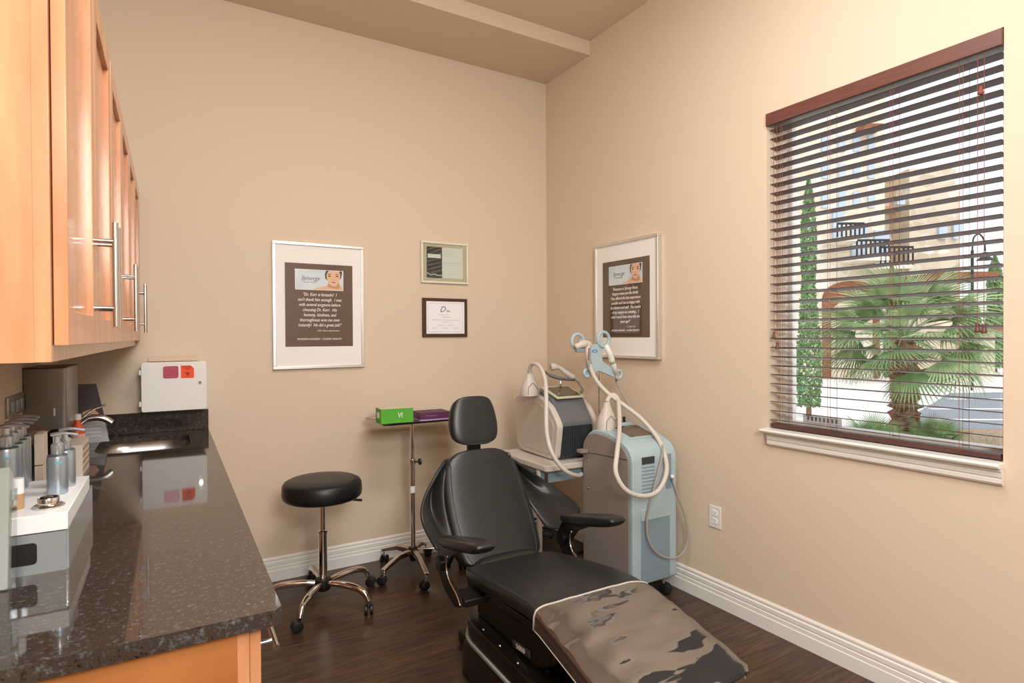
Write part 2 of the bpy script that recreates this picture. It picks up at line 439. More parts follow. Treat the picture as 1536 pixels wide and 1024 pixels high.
# ------------------------------------------------------------------ window blind
bl = thing('window_blind', 'dark mahogany horizontal slat blind filling the window on the right wall', 'window blind', (0, (WY0+WY1)/2, WZ0))
cy = (WY0+WY1)/2; hw = (WY1-WY0)/2-.006
def lb(y): return y
bm = B(); box(bm, -.012, .004, -hw-.004, hw+.004, 2.448-WZ0, 2.508-WZ0); obj('valance', bm, 'valance', bl, bevel=.003)
bm = B(); box(bm, .006, .062, -hw, hw, 2.452-WZ0, 2.50-WZ0); obj('headrail', bm, 'grey_metal', bl)
tilt = math.radians(9)
n_sl = 33; z_lo, z_hi = 1.026-WZ0, 2.428-WZ0
slat0 = None
for i in range(n_sl):
    z = z_lo + (z_hi-z_lo)*i/(n_sl-1)
    if slat0 is None:
        bm = B(); prism(bm, [(-.025, -.0006), (-.0235, -.0015), (.0235, -.0015), (.025, -.0006), (.025, .0006), (.0235, .0015), (-.0235, .0015), (-.025, .0006)], -hw+.004, hw-.004, 'y')
        slat0 = obj('slat', bm, 'blind', bl); s = slat0
    else:
        s = slat0.copy(); COL.objects.link(s); s.parent = bl
    s.location = (.036, 0, z); s.rotation_euler = (0, tilt, 0)
bm = B(); box(bm, .012, .060, -hw+.004, hw-.004, 1.003-WZ0-.012, 1.003-WZ0+.008); obj('bottom_rail', bm, 'blind', bl, bevel=.003)
for yy in (-hw+.12, -.10, .16, hw-.07):
    bm = B()
    for xx in (.010, .062): tube(bm, [(xx, yy, .016), (xx, yy, z_hi+.02)], .0008, 5)
    tube(bm, [(.012, yy+.012, .016), (.012, yy+.012, z_hi+.02)], .0008, 5)
    for i in range(n_sl):
        z = z_lo + (z_hi-z_lo)*i/(n_sl-1)
        tube(bm, [(.010, yy, z+.002), (.062, yy, z-.006)], .0007, 4)
    obj('ladder_string', bm, 'cord', bl)
def tassel(y, zend, zt):
    bm = B(); tube(bm, [(.002, y, z_hi+.01), (.003, y, zend)], .0011, 5); c = obj('pull_cord', bm, 'cord', bl)
    bm = B(); lathe(bm, [(0, .034), (.006, .034), (.007, .028), (.005, .023), (.008, .014), (.0095, .004), (.008, 0), (0, 0)], 14, (.003, y, zend-.034)); obj('tassel', bm, 'valance', c, smooth=True)
# P: right cords hang to z ~1.44, left pair to ~1.44/1.40
tassel(-hw+.052, 1.475-WZ0, 0); tassel(-hw+.072, 1.478-WZ0, 0)
tassel(hw-.030, 1.455-WZ0, 0); tassel(hw-.047, 1.405-WZ0, 0)
bm = B(); lathe(bm, [(0, .03), (.005, .03), (.006, .02), (.009, .006), (.008, 0), (0, 0)], 12, (.0015, -hw+.062, 2.30-WZ0)); obj('cord_equaliser', bm, 'cord', bl, smooth=True)

# ------------------------------------------------------------------ outlet
o = thing('wall_outlet', 'white duplex electrical outlet low on the right wall beneath the window', 'outlet', (0, -1.58, .47))
bm = B(); box(bm, -.006, 0, -.038, .038, -.058, .058); obj('cover_plate', bm, 'white', o, bevel=.002)
for dz in (.021, -.021):
    bm = B(); prism(bm, [(a, b+dz) for a, b in rrect(-.017, .017, -.015, .015, .009)], -.009, -.005, 'x')
    r = obj('receptacle', bm, 'white_acryl', o)
    bm = B(); box(bm, -.0096, -.0088, -.008, -.0055, dz+.001, dz+.008); box(bm, -.0096, -.0088, .0055, .008, dz+.001, dz+.008); cyl(bm, (-.0096, 0, dz-.007), (-.0088, 0, dz-.007), .0025, 10)
    obj('slots', bm, 'ink', r)

# ------------------------------------------------------------------ posters
def face_print(parent, place, cx, cz, s):
    """flat printed portrait, s = scale; place(u,v,layer)->3D point"""
    def blob(name, pts, m, layer):
        bm = B(); vs = [bm.verts.new(place(cx+u*s, cz+v*s, layer)) for u, v in pts]; bm.faces.new(vs); return obj(name, bm, m, parent)
    def ell(a, b, ra, rb, n=18, t0=0): return [(a+ra*math.cos(2*PI*i/n), b+rb*math.sin(2*PI*i/n)) for i in range(n)]
    blob('printed_hair', [(-.36,.5),(-.42,.34),(-.41,.12),(-.33,.0),(.28,.0),(.40,.12),(.46,.36),(.46,.5)], 'hair', 1)
    blob('printed_shoulder', [(-1.1,-.5),(-.75,-.38),(-.35,-.28),(-.22,-.12),(.32,-.2),(.5,-.38),(.5,-.5)], 'skin', 2)
    blob('printed_neck', [(-.3,-.34),(-.2,-.05),(.3,-.1),(.36,-.4),(.1,-.44)], 'skin_dk', 3)
    blob('printed_face', [(-.22,.5),(-.33,.36),(-.35,.22),(-.33,.06),(-.27,-.10),(-.15,-.24),(.0,-.31),(.10,-.30),(.22,-.2),(.31,-.04),(.36,.15),(.37,.33),(.30,.5)], 'skin', 4)
    e = [ell(-.2,.22,.08,.03), ell(.2,.22,.08,.03), ell(-.2,.32,.1,.018), ell(.2,.32,.1,.018)]
    for q in e: blob('printed_eye', q, 'hair', 5)
    blob('printed_nose', ell(.02,.04,.05,.022), 'skin_dk', 5); blob('printed_mouth', ell(.02,-.1,.11,.032), 'lip', 5)

def poster(name, label, loc, facing, W, Hh, D, lines, credit, credit_size):
    t = thing(name, label, 'framed poster', loc)
    # local builder in (u right, v up, w out); map to world axes
    if facing == 'y': T = Matrix(((1,0,0,0),(0,0,-1,0),(0,1,0,0),(0,0,0,1)))
    else: T = Matrix(((0,0,-1,0),(-1,0,0,0),(0,1,0,0),(0,0,0,1)))
    def put(bm): bmesh.ops.transform(bm, matrix=T, verts=bm.verts); bmesh.ops.recalc_face_normals(bm, faces=bm.faces); return bm
    f = .018
    bm = B(); box(bm, -W/2, W/2, Hh/2-f, Hh/2, 0, D); box(bm, -W/2, W/2, -Hh/2, -Hh/2+f, 0, D); box(bm, -W/2, -W/2+f, -Hh/2+f, Hh/2-f, 0, D); box(bm, W/2-f, W/2, -Hh/2+f, Hh/2-f, 0, D)
    obj('frame', put(bm), 'silver_frame', t, bevel=.0025)
    bm = B(); box(bm, -W/2+f, W/2-f, -Hh/2+f, Hh/2-f, 0.002, D-.010); obj('mat_board', put(bm), 'mount', t)
    pw, ph, py = W*.74, Hh*.66, Hh*.006
    z0 = D-.010
    bm = B(); box(bm, -pw/2, pw/2, py-ph/2, py+ph/2, z0-.001, z0+.0006); pr = obj('brown_print', put(bm), 'brown', t)
    bw, bh = pw*.70, ph*.235; bx, by = 0, py+ph/2-ph*.075-bh/2
    bm = B(); box(bm, bx-bw/2-.003, bx+bw/2+.003, by-bh/2-.003, by+bh/2+.003, z0, z0+.0009); obj('banner_border', put(bm), 'paper', pr)
    bm = B(); box(bm, bx-bw/2, bx+bw/2, by-bh/2, by+bh/2, z0, z0+.0012); bn = obj('banner', put(bm), 'banner', pr)
    face_print(bn, lambda u, v, l: T @ Vector((u, v, z0+.0012+.0002*l)), bx+bw/2-bh*.5, by, bh)
    def tx(nm, body, size, u, v, m='text', **k): return text(nm, body, size, m, pr, T @ Matrix.Translation((u, v, z0+.0018)), **k)
    tx('banner_lettering', 'Synergy', bh*.30, bx-bw*.2, by+bh*.07, 'ink', shear=.4)
    tx('banner_lettering', 'PLASTIC SURGERY', bh*.075, bx-bw*.2, by-bh*.14, 'ink')
    y = by-bh/2-ph*.062; dy = ph*.49/max(len(lines), 1) if len(lines) < 8 else ph*.0605
    if len(lines) < 8: dy = ph*.0615
    for ln in lines:
        tx('quote_lettering', ln, dy*.86, 0, y, shear=.28, bold=.0003, sx=.80); y -= dy
    tx('credit_lettering', credit, credit_size, pw*.12, y-dy*.1, shear=.25, sx=.85)
    tx('tagline_lettering', 'MODERN SURGERY - CLASSIC BEAUTY', ph*.030, 0, py-ph/2+ph*.09, bold=.0002, sx=1.02)
    bm = B(); box(bm, -W/2+f, W/2-f, -Hh/2+f, Hh/2-f, D-.0055, D-.0045); obj('picture_glass', put(bm), 'picglass', t)
    return t
poster('framed_poster', 'large silver framed brown quote poster on the back wall above the black stool', (-1.691, -.001, 1.631), 'y', .545, .762, .022,
       ['"Dr. Kerr is fantastic!  I', "can't thank him enough.  I met", 'with several surgeons before', 'choosing Dr. Kerr.  His', 'honesty, kindness, and', 'thoroughness won me over', 'instantly!  He did a great job!"'],
       '- N.D., Breast Augmentation', .014)
poster('framed_poster', 'large silver framed brown quote poster on the right wall above the laser machines', (-.001, -.905, 1.669), 'x', .585, .742, .034,
       ['"Everyone at Synergy Plastic', 'Surgery treats you like family.', 'They offered the best experience', 'possible and I am so happy with', 'the doctors and staff.  The results', 'of my surgery are amazing...  I', 'wish I would have done this ten', 'years ago!"'],
       '- T., Tummy Tuck', .013)

# certificates
t = thing('acrylic_certificate', 'clear acrylic framed certificate with dark left half, above the wooden framed one', 'certificate', (-.851, -.001, 1.944))
bm = B(); W2, H2 = .176, .141
box(bm, -W2, W2, -.008, -.004, -H2, H2); obj('backing', bm, mat('acrylic_tint', '#DCCFB6', .15, spec=.6), t)
bm = B()
for a in ((-W2, W2, H2-.014, H2), (-W2, W2, -H2, -H2+.014)): box(bm, a[0], a[1], -.018, -.008, a[2], a[3])
for a in ((-W2, -W2+.014), (W2-.014, W2)): box(bm, a[0], a[1], -.018, -.008, -H2+.014, H2-.014)
obj('frame', bm, 'acryl_edge', t, bevel=.003)
bm = B(); box(bm, -.135, .135, -.0105, -.0082, -.105, .105); sh = obj('certificate_sheet', bm, 'paper', t)
bm = B(); box(bm, -.135, -.022, -.0112, -.0103, -.105, .105); ph = obj('dark_photo_panel', bm, mat('dark_photo', '#3B332F', .4, noise=(18, '#6E5A48', (1, 1, 5), .4, .75)), sh)
bm = B(); box(bm, -.128, -.032, -.0118, -.0111, .03, .056); obj('white_strip', bm, 'paper', ph)
bm = B(); tube(bm, smooth_path([(-.132, -.0112, -.07), (-.11, -.0112, -.085), (-.08, -.0112, -.08), (-.05, -.0112, -.088), (-.025, -.0112, -.086)]), .003, 6); obj('blue_curve', bm, 'banner', ph)
bm = B()
for k in range(9): box(bm, -.012, .06+.04*((k*7) % 3)/2, -.0108, -.0104, .085-k*.02, .0862-k*.02)
box(bm, -.012, .11, -.0108, -.0104, -.002, .0005); obj('printed_lines', bm, mat('faint_ink', '#C9CCD2', .7), sh)
bm = B(); box(bm, -W2, W2, -.0145, -.0135, -H2, H2); obj('acrylic_cover', bm, 'acryl', t)
for a in ((-W2+.018, H2-.018), (W2-.018, H2-.018), (-W2+.018, -H2+.018), (W2-.018, -H2+.018)):
    pass
t = thing('wooden_certificate', 'small dark brown framed white certificate, below the clear acrylic one', 'certificate', (-.852, -.001, 1.57))
W2, H2 = .167, .132
bm = B()
for a in ((-W2, W2, H2-.022, H2), (-W2, W2, -H2, -H2+.022)): box(bm, a[0], a[1], -.016, 0, a[2], a[3])
for a in ((-W2, -W2+.027), (W2-.022, W2)): box(bm, a[0], a[1], -.016, 0, -H2+.022, H2-.022)
obj('frame', bm, 'darkwood', t, bevel=.002)
bm = B(); box(bm, -W2+.027, W2-.022, -.013, -.002, -H2+.022, H2-.022); sh = obj('certificate_sheet', bm, mat('lilac_paper', '#EEEEF2', .6), t)
bm = B()
for a in ((-.128, .132, .096, .0975), (-.128, .132, -.0975, -.096)): box(bm, a[0], a[1], -.0136, -.013, a[2], a[3])
for a in ((-.128, -.1265), (.1305, .132)): box(bm, a[0], a[1], -.0136, -.013, -.097, .097)
for z, a, b in ((.018, -.05, .03), (.002, -.03, .04), (-.018, -.10, .11), (-.032, -.025, .02), (-.055, -.06, -.01), (-.055, .02, .06), (-.073, -.10, -.06), (-.073, -.025, .02), (-.073, .06, .1)):
    box(bm, a, b, -.0136, -.013, z, z+.0022)
obj('printed_lines', bm, mat('grey_print', '#A9A7AE', .7), sh)
text('script_lettering', 'D', .055, 'ink', sh, face_y(-.022, -.0138, .055), shear=.35)
text('script_lettering', 'iva', .026, 'ink', sh, face_y(.018, -.0138, .046), shear=.35)

# ------------------------------------------------------------------ sharps container on back wall
t = thing('sharps_cabinet', 'white wall mounted sharps disposal box with red window above the backsplash', 'sharps box', LW(.503, -.002, 1.185), LR)
bm = B(); box(bm, -.147, .147, -.118, 0, -.125, .127); obj('body', bm, 'white', t, bevel=.006)
bm = B(); prism(bm, rrect(-.15, .15, -.127, .13, .012), -.134, -.119, 'y'); d = obj('door', bm, 'white', t, bevel=.003)
bm = B(); prism(bm, [(-.12, 0), (.115, 0), (.112, .022), (-.117, .022)], -.012, 0, 'y'); bmesh.ops.translate(bm, verts=bm.verts, vec=(0, 0, .1305)); obj('top_bracket', bm, mat('bracket_beige', '#CDB49C', .5), t)
bm = B(); prism(bm, rrect(-.052, .018, .045, .108, .010), -.1365, -.1335, 'y'); obj('red_window', bm, 'redwin', d)
bm = B(); box(bm, .029, .090, -.1355, -.1335, .043, .110); lab = obj('biohazard_label', bm, 'orange', d)
bm = B()   # biohazard mark
cx, cz, q = .060, .066, .0105
for k in range(3):
    a = PI/2 + k*2*PI/3 + PI
    ox, oz = cx+q*.95*math.cos(a+PI), cz+q*.95*math.sin(a+PI)
    arc = []
    for i in range(15):
        tt = (a+PI) + math.radians(-140+280*i/14) + PI
        arc.append((ox+q*.82*math.cos(tt+PI), -.1358, oz+q*.82*math.sin(tt+PI)))
    k0 = [abs(1-abs(i-7)/7)*.0022+.0004 for i in range(15)]
    aa = []
    for i in range(15):
        tt = (a+PI) + PI + math.radians(-125+250*i/14)
        aa.append((ox+q*.82*math.cos(tt), -.1358, oz+q*.82*math.sin(tt)))
    tube(bm, aa, k0, 6, flat=.3)
ring = [(cx+q*.62*math.cos(2*PI*i/16), -.1358, cz+q*.62*math.sin(2*PI*i/16)) for i in range(16)]
tube(bm, ring, .0009, 5, closed=True)
obj('biohazard_mark', bm, 'blackink', lab)
text('label_lettering', 'INFECTIOUS WASTE', .0062, 'blackink', lab, face_y(.060, -.1358, .103))
text('label_lettering', 'BIOHAZARD', .0062, 'blackink', lab, face_y(.060, -.1358, .096))
text('label_lettering', 'SHARPS', .005, 'blackink', lab, face_y(.060, -.1358, .089))
bm = B(); prism(bm, [(.074, .1102), (.0902, .1102), (.0902, .094)], -.1362, -.1354, 'y'); obj('torn_corner', bm, 'paper', lab)
bm = B(); cyl(bm, (.118, -.139, .018), (.118, -.133, .018), .008, 18); k = obj('lock', bm, 'chrome', d, smooth=True, angle=30)
bm = B(); box(bm, .1165, .1195, -.1395, -.1385, .014, .022); obj('key_slot', bm, 'black', k)
for z in (.078, -.085):
    bm = B(); box(bm, -.160, -.149, -.130, -.116, z-.013, z+.013); obj('hinge', bm, 'white', t, bevel=.002)

# ------------------------------------------------------------------ counter
CT, CBK, CX, CY = .935, .905, .665, -2.543
ct = thing('granite_countertop', 'polished brown granite countertop with undermount sink cutout along the left wall', 'countertop', LW(0, 0, 0), LR)
# slab with sink hole: outer rect minus rounded hole
SX0, SX1, SY0, SY1 = .185, .565, -.60, -.125
def hole(n=10):
    pts = []
    for (px, py) in rounded_poly([(SX0, SY0), (SX1, SY0), (SX1, SY1), (SX0, SY1)], [.13, .13, .12, .12], 8): pts.append((px, py))
    return pts
hp = hole()
bm = B()
outer = [(0.002, CY), (CX-.012, CY), (CX, CY+.012), (CX, -.002), (0.002, -.002)]
for zz in (CT, CBK):
    # build ring face as fan between outer split: connect via triangulation
    ov = [bm.verts.new((x, y, zz)) for x, y in outer]; hv = [bm.verts.new((x, y, zz)) for x, y in hp]
    es = [bm.edges.new((ov[i], ov[(i+1) % len(ov)])) for i in range(len(ov))] + [bm.edges.new((hv[i], hv[(i+1) % len(hv)])) for i in range(len(hv))]
    bmesh.ops.triangle_fill(bm, use_beauty=True, use_dissolve=False, edges=es)
    if zz == CT: top_o, top_h = ov, hv
    else: bot_o, bot_h = ov, hv
for a, b in ((top_o, bot_o), (top_h, bot_h)):
    for i in range(len(a)): bm.faces.new((a[i], a[(i+1) % len(a)], b[(i+1) % len(a)], b[i]))
bmesh.ops.recalc_face_normals(bm, faces=bm.faces)
obj('slab', bm, 'granite', ct)
bm = B(); box(bm, .002, CX, -.022, -.002, CT+.0005, 1.045); tag(obj('granite_backsplash', bm, 'granite', bevel=.002), 'granite backsplash strip on the back wall behind the sink', 'backsplash', loc=LW(0, 0, 0), rz=LR)
bm = B(); box(bm, .002, .022, CY, -.0225, CT+.0005, 1.035); tag(obj('granite_side_splash', bm, 'granite', bevel=.002), 'granite splash strip along the left wall behind the bottles', 'backsplash', loc=LW(0, 0, 0), rz=LR)
# sink
sk = thing('undermount_sink', 'oval stainless steel sink basin set under the granite counter', 'sink', LW(0, 0, 0), LR)
bm = B(); cxs, cys = (SX0+SX1)/2, (SY0+SY1)/2
def ringat(f, z): return [Vector((cxs+(x-cxs)*f, cys+(y-cys)*f, z)) for x, y in hp]
loft(bm, [ringat(1.06, .9045), ringat(1.0, .9045), ringat(.985, .86), ringat(.95, .80), ringat(.85, .765), ringat(.5, .755), ringat(.1, .752)], caps=False)
bs = obj('basin', bm, 'steel', sk, smooth=True); sd = bs.modifiers.new('sol', 'SOLIDIFY'); sd.thickness = -.0015
bm = B(); lathe(bm, [(.0, .0), (.03, 0), (.04, .003), (.042, .006)], 20, (cxs, cys, .754)); obj('drain', bm, 'chrome', sk, smooth=True)
# faucet
fc = thing('sink_faucet', 'curved brushed nickel single lever faucet behind the sink', 'faucet', LW(.105, -.40, CT), LR)
bm = B(); lathe(bm, [(0, 0), (.030, 0), (.030, .006), (.024, .012), (.022, .03), (.020, .095), (.022, .105), (0, .112)], 24); obj('body', bm, 'satin', fc, smooth=True, angle=40)
bm = B(); pts = smooth_path([(0, 0, .04), (.008, 0, .09), (.035, 0, .130), (.07, 0, .142), (.11, 0, .135), (.142, 0, .112)], 5)
tube(bm, pts, [.018-.004*i/(len(pts)-1) for i in range(len(pts))], 14); obj('spout', bm, 'satin', fc, smooth=True, angle=50)
bm = B(); pts = smooth_path([(-.01, 0, .108), (.03, 0, .145), (.07, 0, .178), (.12, 0, .197)], 5)
tube(bm, pts, [.011-.004*i/(len(pts)-1) for i in range(len(pts))], 10, flat=.7); obj('lever', bm, 'satin', fc, smooth=True, angle=50)
# soap pump near sink edge

# lower cabinets
def bar_handle(parent, a, b, out, r=.006, standoff=.032, name='handle'):
    """a,b ends; out = direction vector away from the door"""
    a, b, out = Vector(a), Vector(b), Vector(out)
    h = B(); cyl(h, a+out*standoff, b+out*standoff, r, 16)
    d = (b-a)
    for f in (.18, .82):
        p = a+d*f; cyl(h, p, p+out*standoff, r*.75, 12)
    return obj(name, h, 'satin', parent, smooth=True, angle=40)
seg = [(-2.52, -1.69), (-1.688, -.85), (-.848, -.002)]
for i, (y0, y1) in enumerate(seg):
    labs = ['maple base cabinet under the counter, its plain side panel facing the camera', 'maple base cabinet in the middle of the counter run', 'maple base cabinet below the sink']
    c = thing('base_cabinet', labs[i], 'cabinet', LW(0, y0, 0), LR, 'base cabinets under the granite counter')
    L_ = y1-y0
    bm = B()
    hz = .903 if i < 2 else .74
    if i < 2: box(bm, .01, .59, .001, L_-.001, .09, .903)
    else:
        box(bm, .01, .59, .001, L_-.001, .09, .74); box(bm, .58, .59, .001, L_-.001, .74, .903)
    obj('carcass', bm, 'maple_dk', c)
    bm = B(); box(bm, .03, .53, .003, L_-.003, 0, .09); obj('toe_kick', bm, 'toe_brown', c)
    bm = B(); box(bm, .59, .61, 0, L_, .09, .903); obj('face_frame', bm, 'maple', c)
    bm = B(); box(bm, .611, .631, .006, L_-.006, .755, .895); dr = obj('drawer', bm, 'maple', c, bevel=.002)
    bar_handle(dr, (.631, L_/2-.11 if i else .035, .835), (.631, L_/2+.11 if i else .235, .835), (1, 0, 0))
    for k in range(2):
        a, b = (.006, L_/2-.002) if k == 0 else (L_/2+.002, L_-.006)
        bm = B(); box(bm, .611, .631, a, a+.06, .10, .745); box(bm, .611, .631, b-.06, b, .10, .745); box(bm, .611, .631, a+.06, b-.06, .10, .16); box(bm, .611, .631, a+.06, b-.06, .685, .745); box(bm, .611, .620, a+.06, b-.06, .16, .685)
        d = obj('door', bm, 'maple', c); yy = (b-.03) if k == 0 else (a+.03)
        bar_handle(d, (.631, yy, .50), (.631, yy, .70), (1, 0, 0))

# upper cabinets
useg = [(-2.545, -1.70), (-1.698, -.85), (-.848, -.004)]
ulab = ['maple wall cabinet nearest the camera, its side panel at the left edge', 'maple wall cabinet in the middle of the upper run', 'maple wall cabinet in the far corner by the back wall']
for i, (y0, y1) in enumerate(useg):
    c = thing('wall_cabinet', ulab[i], 'cabinet', LW(0, y0, 1.403), LR, 'maple cabinets hung on the left wall')
    L_ = y1-y0; Z = .83
    bm = B(); box(bm, .002, .305, 0.001, L_-.001, .0, Z); obj('carcass', bm, 'maple', c)
    bm = B(); box(bm, .305, .327, 0, L_, 0, Z); obj('face_frame', bm, 'maple', c, bevel=.001)
    for k in range(2):
        a, b = (.012, L_/2-.002) if k == 0 else (L_/2+.002, L_-.012)
        z0, z1, s = .026, .822, .058
        bm = B(); X0, X1 = .3285, .348
        box(bm, X0, X1, a, a+s, z0, z1); box(bm, X0, X1, b-s, b, z0, z1); box(bm, X0, X1, a+s, b-s, z0, z0+s); box(bm, X0, X1, a+s, b-s, z1-s, z1)
        d = obj('door', bm, 'maple', c, bevel=.0012)
        bm = B(); box(bm, X0, X1-.011, a+s-.004, b-s+.004, z0+s-.004, z1-s+.004); obj('recessed_panel', bm, 'maple', d)
        yy = (b-.032) if k == 0 else (a+.032)
        bar_handle(d, (.348, yy, .062), (.348, yy, .29), (1, 0, 0), r=.006, standoff=.038)

# ------------------------------------------------------------------ things on / over the counter
pd = thing('paper_towel_dispenser', 'stainless steel paper towel dispenser on the left wall beyond the bottles', 'dispenser', LW(0, -.85, 1.09), LR)
bm = B(); prism(bm, rounded_poly([(.002, 0), (.135, 0), (.135, .33), (.002, .33)], [.001, .014, .014, .001], 4), 0, .235, 'z'); obj('housing', bm, mat('dull_steel', '#8F8A85', .3, 1.0), pd, bevel=.001)
bm = B(); prism(bm, rounded_poly([(.001, -.002), (.137, -.002), (.137, .332), (.001, .332)], [.001, .015, .015, .001], 4), .2352, .239, 'z'); obj('lid', bm, mat('dark_steel', '#4A4540', .3, .9), pd)
bm = B(); box(bm, .093, .099, -.0015, .0, .052, .082); obj('sight_slot', bm, 'white_acryl', pd)
bm = B(); box(bm, .03, .12, .06, .27, -.0006, 0); obj('towel_slot', bm, 'black', pd)
pl = thing('steel_wall_plate', 'brushed steel outlet cover plate on the left wall in front of the towel dispenser', 'wall plate', LW(0, -1.12, 1.168), LR)
bm = B(); box(bm, 0.0005, .008, 0, .26, 0, .073); obj('plate', bm, 'steel', pl, bevel=.002)
for k in range(3):
    bm = B(); box(bm, .008, .0135, .035+k*.075, .068+k*.075, .012, .055); obj('rocker', bm, 'organizer', pl, bevel=.001)

# display organiser with bottles
og = thing('display_organizer', 'white topped mirrored display stand on the counter holding pump bottles', 'display stand', LW(.0, -2.105, CT), LR)
bm = B(); box(bm, .03, .290, 0, .395, .088, .1265); obj('white_top', bm, 'white_acryl', og, bevel=.002)
bm = B(); box(bm, .03, .286, .002, .012, .0, .086); fp = obj('mirror_front', bm, 'organizer', og)
bm = B(); prism(bm, rrect(.180, .236, .022, .068, .008), .0005, .0018, 'y'); obj('window_cutout', bm, 'black', fp)
bm = B(); box(bm, .276, .290, .012, .46, 0, .086); box(bm, .03, .276, .385, .395, 0, .086); box(bm, .03, .04, .012, .385, 0, .086); obj('side_panel', bm, 'organizer', og)
def bottle(kind, label, lx, ly, h, r, group, flip=1):
    b = thing('pump_bottle', label, 'bottle', LW(lx, ly, CT+.1268), LR, group)
    bm = B(); lathe(bm, [(0, 0), (r*.94, 0), (r, .004), (r, h-.010), (r*.93, h-.002), (r*.45, h)], 28); obj('body', bm, 'bottle', b, smooth=True, angle=40)
    bm = B(); lathe(bm, [(r*.97, h-.0035), (r*.9, h-.0005), (r*.44, h+.0008)], 28); obj('shoulder', bm, 'bottle_dk', b, smooth=True)
    bm = B(); lathe(bm, [(r*.55, h), (r*.6, h+.004), (r*.6, h+.024), (r*.42, h+.028), (r*.30, h+.03), (r*.28, h+.044), (0, h+.044)], 24); p = obj('collar', bm, 'bottle_cap', b, smooth=True, angle=35)
    bm = B(); tube(bm, smooth_path([(-.012, 0, h+.048), (.012, 0, h+.051), (.042, 0, h+.045)], 4), [.008]*5+[.0065]*4, 12, flat=.55); obj('nozzle', bm, 'bottle_cap', b, smooth=True, angle=40)
    bm = B(); 
    a0 = -PI*.5-.1; pts = [(math.cos(a0+.05*k)*(r+.0004), math.sin(a0+.05*k)*(r+.0004)) for k in range(14)]
    grid(bm, [[(x, y, h*.80) for x, y in pts], [(x, y, h*.80+.004) for x, y in pts]]); obj('teal_lettering', bm, 'teal', b)
    return b
g = 'silver pump bottles on the display stand'
bottle(0, 'silver pump bottle nearest the camera in the wall side row', .152, -1.915, .125, .0245, g)
bottle(0, 'silver pump bottle second from the camera in the wall side row', .150, -1.850, .125, .0235, g)
bottle(0, 'silver pump bottle third from the camera in the wall side row', .147, -1.785, .125, .0235, g)
bottle(0, 'silver pump bottle farthest from the camera in the wall side row', .143, -1.722, .125, .0235, g)
bottle(0, 'short silver pump bottle directly behind the chrome ring dish', .246, -1.905, .096, .0215, g)
bottle(0, 'short silver pump bottle second in the outer pair, beyond the chrome ring', .252, -1.825, .096, .0215, g)
rd = thing('ring_dish', 'round chrome tester dish on the front of the white display stand', 'dish', LW(.247, -2.035, CT+.1268), LR)
bm = B(); lathe(bm, [(0, 0), (.030, 0), (.0305, .003), (.026, .006), (.022, .007), (0, .007)], 32); obj('saucer', bm, 'satin', rd, smooth=True, angle=40)
bm = B(); lathe(bm, [(.019, .007), (.020, .008), (.0205, .020), (.0195, .0215), (.0175, .0205), (.017, .010), (0, .010)], 32); obj('ring', bm, 'chrome', rd, smooth=True, angle=40)
sj = thing('sample_bottle', 'small sample bottle with tall white cap between acrylic holder and ring dish', 'bottle', LW(.190, -2.02, CT+.1268), LR)
bm = B(); lathe(bm, [(0, 0), (.0115, 0), (.012, .002), (.012, .034), (0, .034)], 20); obj('glass_jar', bm, mat('amber_liquid', '#B9946E', .2), sj, smooth=True, angle=40)
bm = B(); lathe(bm, [(.0115, .034), (.012, .036), (.012, .068), (0, .068)], 20); obj('cap', bm, 'white_acryl', sj, smooth=True, angle=40)
for q, (lx, ly, h, w, lab) in enumerate([(.163, -1.60, .235, .020, 'tall cream product carton standing behind the silver bottle row'), (.187, -1.50, .215, .012, 'narrow gold edged product carton beside the tall cream carton')]):
    cb = thing('product_carton', lab, 'carton', LW(lx, ly, CT), LR)
    bm = B(); box(bm, -w/2, w/2, 0, .07, 0, h*.62); obj('lower_box', bm, 'cream' if q == 0 else 'wood_lt', cb, bevel=.001)
    bm = B(); box(bm, -w/2, w/2, 0, .07, h*.62+.003, h); obj('upper_box', bm, 'cream', cb, bevel=.001)
# acrylic brochure holder at left edge
ah = thing('brochure_holder', 'clear acrylic brochure holder at the left edge in front of the display stand', 'brochure holder', LW(.058, -2.185, CT), LR)
R_ = Matrix.Rotation(math.radians(-8), 4, 'X')
bm = B(); box(bm, 0, .148, 0, .003, 0, .265, R_); box(bm, 0, .148, .045, .048, 0, .20, R_); box(bm, 0, .148, 0, .048, 0, .003, R_); box(bm, 0, .003, 0, .048, 0, .2, R_); box(bm, .145, .148, 0, .048, 0, .2, R_); obj('acrylic_shell', bm, 'acryl', ah)
bm = B()
for k in range(6): box(bm, .006, .142, .006+k*.006, .009+k*.006, .004, .245-k*.003, R_)
obj('brochure_stack', bm, mat('brochure_paper', '#C4C6CA', .5), ah)
# flyer, antiseptic bottle and boxes near the sink
fl = thing('flyer_stand', 'dark printed leaflet leaning in a stand in the corner behind the faucet', 'leaflet', LW(.135, -.20, CT), LR)
Rf = Matrix.Rotation(math.radians(-14), 4, 'Y') @ Matrix.Rotation(0, 4, 'Z')
bm = B(); prism(bm, [(-.06, 0), (.085, .035), (.035, .285), (-.06, .285)], -.004, 0, 'y'); obj('leaflet_sheet', bm, 'flyer', fl)
bm = B(); prism(bm, [(-.06, -.0), (.086, .0), (.066, .115), (-.06, .09)], -.008, -.0045, 'y'); obj('lower_panel', bm, 'flyer_lt', fl)
bm = B(); prism(bm, [(-.02, .1), (.03, .115), (.045, .14), (.02, .165), (-.02, .15)], -.0055, -.0042, 'y'); obj('printed_hand', bm, 'skin', fl)
bm = B()
for k in range(4): box(bm, -.03, .055, -.0088, -.008, .03+k*.018, .032+k*.018)
obj('printed_lines', bm, 'paper', fl)
ob_ = thing('antiseptic_bottle', 'orange and white soap bottle standing between towel dispenser and faucet', 'bottle', LW(.142, -.62, CT), LR)
